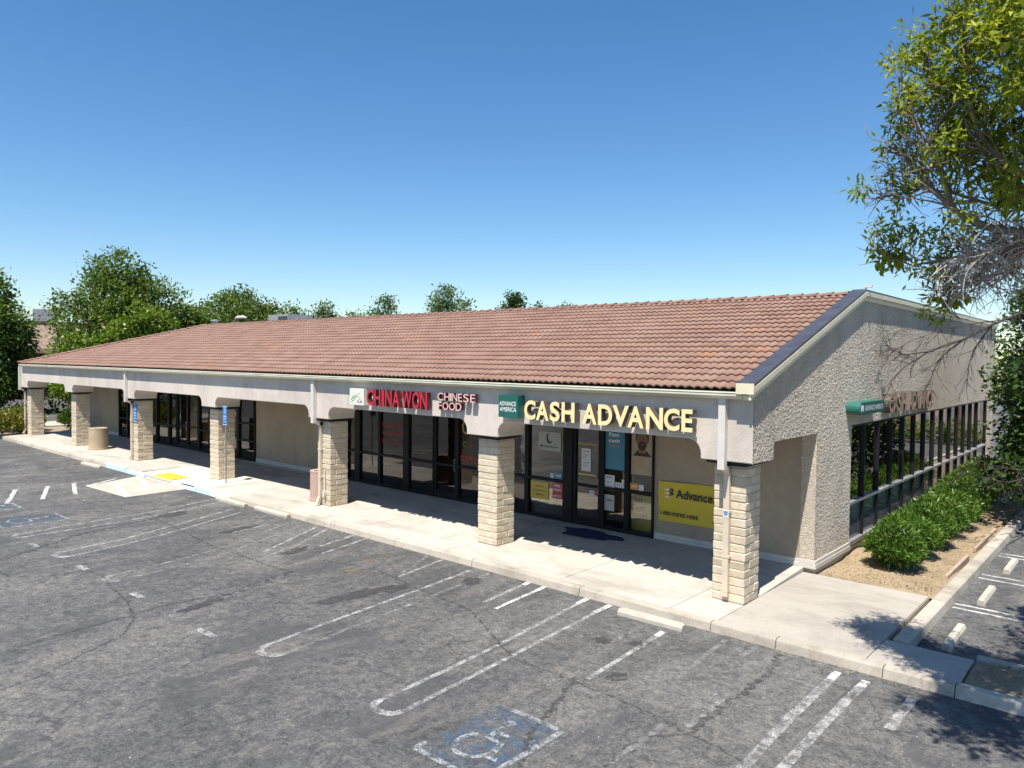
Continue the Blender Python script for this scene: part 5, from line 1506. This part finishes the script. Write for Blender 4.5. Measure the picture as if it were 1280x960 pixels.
tree('tree', 'largest pale tree peeping over the middle of the ridge', -49.3, 39.6, 11.6, 3.7, 'leaf_pale', 21, 9000, 0.28, base=0.3, clump=0.38, nl=13)
tree('tree', 'dark compact tree alone above the ridge', -47.7, 47.6, 11.6, 2.2, 'leaf_dark', 22, 4600, 0.3, base=0.4, clump=0.32)
tree('tree', 'tiny dark treetop next to the dark compact tree', -45.6, 49.4, 10.5, 1.1, 'leaf_dark', 23, 1400, 0.3, base=0.5)
tree('tree', 'low dark treetop nearest the gable end', -46.1, 55.7, 10.9, 2.0, 'leaf_dark', 24, 2600, 0.3, base=0.5)
# shaded undergrowth under the far trees, reading as one mass
rng = np.random.default_rng(5)
lob = [(-56 + R.uniform(-3, 2), -14 + 2.4 * k, 1.2 + R.uniform(0, 1.2), 2.2, 2.0, 2.2 + R.uniform(0, 1)) for k in range(20)]
link('undergrowth', quads_mesh('undergrowth', crown(rng, lob, 13000, 0.34, 0.4), 'leaf_dark'), None, 'stuff')
rng = np.random.default_rng(6)
lob = []
for k in range(60):
    a = math.radians(100 + 130 * k / 59)
    d = 175 + R.uniform(-15, 15)
    lob.append((5 + d * math.cos(a), -12 + d * math.sin(a), 3.0, 9, 9, R.uniform(3.5, 6)))
link('far_woods', quads_mesh('far_woods', crown(rng, lob, 26000, 1.0, 1.3), 'leaf_mid'), None, 'stuff')

# neighbouring building past the lot
nb = thing('neighbour_building', 'low brown building with a shingle roof between the trees', 'building', (-84, 14, 0), None, 0)
a_ = math.radians(17)
ux, uy = Vector((math.sin(a_), math.cos(a_), 0)), Vector((-math.cos(a_), math.sin(a_), 0))
def nbp(a, b, z):
    p = Vector((-80, 8.5, 0)) + ux * a + uy * b
    return (p.x, p.y, z)
def nbox(a0, a1, b0, b1, z0, z1):
    mb = MB()
    mb.prism([nbp(a0, b0, z0), nbp(a1, b0, z0), nbp(a1, b1, z0), nbp(a0, b1, z0)], (0, 0, z1 - z0))
    return mb
nbox(-8, 24, 0, 14, 0, 4.8).build('wall', 'brown_wall', nb)
rf = MB(); rf.prism([nbp(-9, -1.2, 4.6), nbp(-9, -1.2, 4.9), nbp(-9, 4, 7.5), nbp(-9, 14, 7.5), nbp(-9, 14, 4.6)], ux * 34)
rfo = rf.build('roof', 'shingle', nb)
for k in range(7):
    mb = MB(); z0 = 4.95 + k * 0.36
    bb = -1.2 + (z0 - 4.9) * 2
    mb.prism([nbp(-9.02, bb, z0 + 0.01), nbp(-9.02, bb + 0.74, z0 + 0.38), nbp(-9.02, bb + 0.72, z0 + 0.46), nbp(-9.02, bb - 0.02, z0 + 0.10)], ux * 34.04)
    mb.build('shingle_course', 'shingle', rfo)
nbox(-9.1, 25.1, 3.9, 4.2, 7.5, 7.95).build('parapet', 'dark_fascia', nb)
for (a, b, w, h) in ((2.6, 5.5, 2.2, 1.4), (-2.2, 6, 1.3, 0.6), (7, 6, 5, 1.2)):
    nbox(a, a + w, b, b + 2, 7.5, 7.9 + h).build('rooftop_box', 'grey_unit' if a < 5 else 'far_wall', nb)
for k in range(5):
    nbox(-5 + 5 * k, -3 + 5 * k, -0.05, -0.01, 1.0, 2.8).build('window', 'unit_dark', nb)

# ------------------------------------------------------------------ big half-bare tree at the corner
def wander(rr, p, d, L, n, droop=0.0, jit=0.25):
    pts = [Vector(p)]; d = Vector(d).normalized()
    for _ in range(n):
        d = (d + Vector((rr.gauss(0, jit), rr.gauss(0, jit), rr.gauss(0, jit) - droop))).normalized()
        pts.append(pts[-1] + d * (L / n))
    return pts
LIMBS = {
'L1': [(5.25, -1.2, 4.3), (4.85, -2.2, 5.2), (4.39, -3.0, 5.87), (4.07, -3.0, 5.95), (3.77, -3.0, 6.11), (3.6, -3.05, 6.29), (3.4, -3.1, 6.52), (3.23, -3.0, 6.77), (3.03, -3.0, 7.06)],
'L2': [(3.64, -3.04, 6.25), (3.58, -3.2, 6.61), (3.47, -3.25, 6.85), (3.35, -3.3, 7.09), (3.16, -3.3, 7.35)],
'L3': [(5.2, -1.1, 4.6), (4.8, -1.9, 5.6), (4.34, -2.6, 6.19), (3.93, -2.6, 6.31), (3.56, -2.5, 6.5), (3.23, -2.6, 6.59), (2.89, -2.6, 6.54)],
'L4': [(5.15, -1.3, 4.8), (4.8, -2.6, 5.8), (4.42, -3.4, 6.36), (4.18, -3.4, 6.6), (3.96, -3.4, 6.88), (3.84, -3.4, 7.32), (3.8, -3.4, 7.84), (3.82, -3.4, 8.21)],
'L5': [(5.1, -1.2, 5.0), (4.36, -2.8, 6.31), (3.98, -2.8, 6.75), (3.66, -2.8, 7.12), (3.43, -2.8, 7.58), (3.28, -2.8, 7.91)],
'L6': [(5.1, -1.5, 5.0), (4.8, -3.0, 6.3), (4.43, -3.6, 6.98), (4.22, -3.6, 7.34), (4.11, -3.6, 7.69), (4.24, -3.6, 7.85)],
'L7': [(5.2, -1.0, 4.5), (4.7, -1.8, 5.4), (4.31, -2.2, 5.73), (3.92, -2.2, 5.81), (3.51, -2.2, 5.78), (3.07, -2.2, 5.72), (2.72, -2.2, 5.89)],
'L8': [(4.6, -2.6, 5.6), (4.4, -3.0, 5.76), (4.15, -3.0, 5.73), (3.97, -3.0, 5.57), (3.92, -3.0, 5.35)],
'L9': [(5.2, -1.0, 4.4), (4.7, -1.6, 5.2), (4.29, -2.0, 5.67), (3.9, -2.0, 5.55), (3.52, -2.0, 5.43), (3.31, -2.0, 5.29)],
'L10': [(5.1, -1.4, 5.0), (5.0, -3.4, 6.6), (4.75, -4.6, 7.4), (4.4, -5.2, 7.6)],
'L11': [(5.1, -1.4, 5.0), (4.9, -4.0, 6.4), (4.75, -5.2, 6.9)],
}
bt = thing('tree', 'large half-bare tree with yellow-green leaf tufts overhanging the gable corner', 'tree', (5.3, -0.7, 0.1))
MB().tube([(5.35, -0.6, 0.0), (5.3, -0.7, 1.5), (5.28, -0.9, 3.2), (5.22, -1.1, 4.6), (5.1, -1.3, 5.4)], [0.24, 0.19, 0.17, 0.14, 0.09], 10).build('trunk', 'bark', bt, smooth=True)
rr = random.Random(21)
limbs = MB(); twigs = MB()
TP, TD = [], []
BARE = ('L1', 'L2', 'L3')
LEAFY = {'L1': 0.05, 'L2': 0.14, 'L3': 0.08, 'L4': 0.5, 'L5': 0.5, 'L6': 0.6, 'L7': 0.22, 'L8': 0.0, 'L9': 0.12}
for name, pts in LIMBS.items():
    n = len(pts)
    r0 = {'L1': 0.062, 'L4': 0.045, 'L10': 0.05, 'L11': 0.05}.get(name, 0.036)
    limbs.tube(pts, [r0 * (1 - 0.82 * i / (n - 1)) for i in range(n)], 7, False)
    P = [Vector(p) for p in pts]
    bare = name in BARE
    for i in range(2 if n > 6 else 1, n):
        for _ in range(6 if i < n - 1 else 9):
            s = rr.random()
            p = P[i - 1].lerp(P[i], s)
            t = (P[i] - P[i - 1]).normalized()
            d = t + Vector((rr.gauss(0, .6), rr.gauss(0, .6), rr.gauss(0.25, .5)))
            L = rr.uniform(0.3, 0.8) * (0.55 if i >= n - 2 else 1.0)
            br = wander(rr, p, d, L, 5, -0.05)
            twigs.tube(br, [0.013, 0.011, 0.009, 0.007, 0.005, 0.003], 4, False)
            subs = [br[-1]]
            for _ in range(rr.choice((2, 3, 4))):
                k = rr.randint(1, 4)
                d2 = (br[k + 1] - br[k]).normalized() + Vector((rr.gauss(0, .6), rr.gauss(0, .6), rr.gauss(0.2, .5)))
                b2 = wander(rr, br[k], d2, rr.uniform(0.2, 0.5), 4, -0.05)
                twigs.tube(b2, [0.007, 0.006, 0.005, 0.004, 0.0025], 3, False)
                subs.append(b2[-1])
            for q in subs:
                if rr.random() < LEAFY.get(name, 0.8):
                    TP.append(q); TD.append(t)
limbs.build('limbs', 'bark', bt, fix=False, smooth=True)
twigs.build('twigs', 'bark', bt, fix=False)
# leaf tufts at twig ends
rng = np.random.default_rng(31)
C = np.array([tuple(p) for p in TP])
m = 34
ci = np.repeat(np.arange(len(C)), m)
off = rng.normal(size=(len(ci), 3)) * 0.062
V1 = leaf_arrays(C[ci] + off, off * 6 + unit(rng, len(ci)) * 0.7 + np.array([0, 0, -0.3]), 0.105 * (0.6 + 0.7 * rng.random(len(ci))), 0.034, rng, 0.1, up=1.0)
# denser foliage masses further in
lob = [(4.55, -3.0, 7.5, .34, .7, .32), (4.6, -2.8, 7.0, .28, .6, .25), (4.7, -3.2, 6.8, .34, .7, .3), (5.25, -0.6, 6.6, .75, 1.0, .6), (5.05, 0.7, 6.3, .6, .8, .5), (5.5, -1.4, 6.0, .7, .9, .5), (5.2, 1.4, 5.6, .6, .7, .5),
       (4.75, -3.6, 7.9, .6, .9, .5), (4.0, -2.6, 6.8, .2, .35, .13), (4.12, -2.8, 6.35, .16, .3, .1), (3.45, -1.9, 5.38, .13, .2, .15), (2.85, -2.2, 5.85, .12, .18, .09),
       (5.7, -1.5, 7.0, .9, 1.1, .8), (6.3, -2.5, 7.6, 1.0, 1.2, .9), (4.9, -4.6, 7.4, .55, .8, .45), (5.05, -5.3, 7.2, .6, .65, .45), (5.2, -4.4, 6.6, .5, .8, .4), (4.7, -4.2, 7.9, .4, .55, .3)]
V2 = crown(rng, lob, 12500, 0.11, 0.085, 0.2)
link('crown', quads_mesh('crown', np.concatenate([V1, V2]), 'leaf_tuft'), bt)
# pale hanging dead twigs
hang = MB()
for k in range(70):
    s = rr.random()
    a = Vector((4.45, -2.9, 5.82)).lerp(Vector((3.75, -2.9, 5.62)), s) + Vector((rr.gauss(0, .06), rr.gauss(0, .25), rr.gauss(0, .06)))
    br = wander(rr, a, (rr.gauss(-0.35, .3), rr.gauss(0, .4), rr.uniform(-0.5, 0.5)), rr.uniform(0.3, 0.75), 7, 0.22, 0.22)
    hang.tube(br, [0.010, 0.009, 0.008, 0.007, 0.006, 0.005, 0.004, 0.003], 4, False)
    for _ in range(2):
        j = rr.randint(2, 6)
        b2 = wander(rr, br[j], (rr.gauss(0, .6), rr.gauss(0, .6), -0.4), rr.uniform(0.15, 0.4), 4, 0.15, 0.25)
        hang.tube(b2, [0.005, 0.005, 0.004, 0.003, 0.002], 3, False)
hang.build('dead_twigs', 'twig_pale', bt, fix=False)

# dark evergreen past the window strip, with a bare branch across the wall
dt = thing('tree', 'dark shaded evergreen tree at the end of the side wall with a bare branch', 'tree', (3.5, 13.5, 0.1))
MB().tube([(3.6, 13.6, 0), (3.5, 13.5, 2), (3.3, 13.3, 4), (3.1, 13.0, 6), (3.0, 12.8, 7.2)], [0.22, 0.19, 0.16, 0.12, 0.05], 9).build('trunk', 'bark_dark', dt, smooth=True)
bb = MB()
B = {'B1': [(3.3, 13.2, 5.6), (2.59, 11.0, 5.84), (2.12, 10.0, 5.51), (1.68, 9.0, 5.12), (1.09, 8.0, 4.78), (0.72, 7.2, 4.36), (0.5, 6.9, 4.0)],
     'B2': [(2.7, 11.3, 5.8), (2.5, 11.0, 5.71), (1.93, 9.5, 5.55), (1.42, 8.5, 5.38), (0.84, 7.5, 5.06), (0.6, 7.0, 4.8)],
     'B3': [(1.18, 8.1, 4.8), (0.7, 7.4, 4.7), (0.45, 7.1, 4.85), (0.38, 6.9, 5.1)],
     'B4': [(1.68, 9.0, 5.12), (1.3, 8.6, 4.7), (1.15, 8.3, 4.3), (1.1, 8.2, 3.95)],
     'B5': [(2.12, 10.0, 5.51), (1.8, 9.7, 4.9), (1.7, 9.5, 4.4), (1.72, 9.4, 3.9)],
     'B6': [(3.2, 10.5, 1.9), (2.98, 8.4, 2.0), (2.5, 7.7, 2.15), (2.1, 7.2, 2.45)],
     'B7': [(3.2, 10.5, 1.7), (2.7, 9.0, 1.6), (2.2, 8.4, 1.75), (1.9, 8.0, 2.0)]}
for nme, pts in B.items():
    n = len(pts)
    r0 = 0.042 if nme == 'B1' else 0.02
    bb.tube(pts, [r0 * (1 - 0.8 * i / (n - 1)) for i in range(n)], 6, False)
    P = [Vector(p) for p in pts]
    for i in range(1, n):
        for _ in range(5):
            p = P[i - 1].lerp(P[i], rr.random())
            d = (P[i] - P[i - 1]).normalized() * 0.7 + Vector((rr.gauss(-.1, .4), rr.gauss(0, .5), rr.gauss(-0.35, .5)))
            b2 = wander(rr, p, d, rr.uniform(0.3, 0.9), 5, 0.06, 0.2)
            b2 = [Vector((max(q.x, 0.30), q.y, q.z)) for q in b2]
            bb.tube(b2, [0.009, 0.008, 0.0065, 0.005, 0.004, 0.0025], 4, False)
            for _ in range(2):
                k = rr.randint(1, 4)
                b3 = wander(rr, b2[k], (b2[k] - b2[k - 1]).normalized() + Vector((rr.gauss(0, .4), rr.gauss(0, .4), rr.gauss(-.2, .4))), rr.uniform(.15, .4), 3, 0.05)
                b3 = [Vector((max(q.x, 0.30), q.y, q.z)) for q in b3]
                bb.tube(b3, [0.005, 0.004, 0.003, 0.002], 3, False)
bb.build('bare_branch', 'bark_dark', dt, fix=False)
rng = np.random.default_rng(77)
lob = [(3.3, 13.6, 5.0, 1.5, 1.8, 1.1), (3.0, 12.6, 4.0, 1.3, 1.6, 1.0), (3.3, 13.0, 2.6, 1.4, 1.8, 1.1), (2.9, 12.0, 1.5, 1.2, 1.5, .9), (2.7, 14.6, 3.6, 1.0, 1.5, 1.2), (3.0, 13.8, 6.2, 1.2, 1.5, .9), (2.6, 15.5, 1.8, .9, 1.4, 1.2)]
link('crown', quads_mesh('crown', crown(rng, lob, 17000, 0.17, 0.24, 0.35), 'leaf_dark'), dt)

# fence and hedge closing the far end of the side lot (seen in the tinted glass)
fe = thing('board_fence', 'board fence with red brown posts closing the far end of the side lot', 'fence', (12, 36, 0))
bme = MB().box(-0.10, 0.10, -0.012, 0.012, 0, 2.6).mesh('board', 'fence')
for k in range(90):
    place('board', bme, (1.2 + 0.34 * k, 36.0, 0.1), fe)
for k in range(13):
    MB().box(1.0 + 2.4 * k, 1.25 + 2.4 * k, 35.85, 35.97, 0, 2.9).build('post', 'post_red', fe)
rng = np.random.default_rng(9)
lob = [(1.5 + 1.5 * k, 34.2 + R.uniform(-.3, .3), 0.7, 1.0, 0.9, R.uniform(.6, 1.1)) for k in range(18)]
link('hedge', quads_mesh('hedge', crown(rng, lob, 12000, 0.2, 0.15), 'leaf_lime'), None, 'stuff')
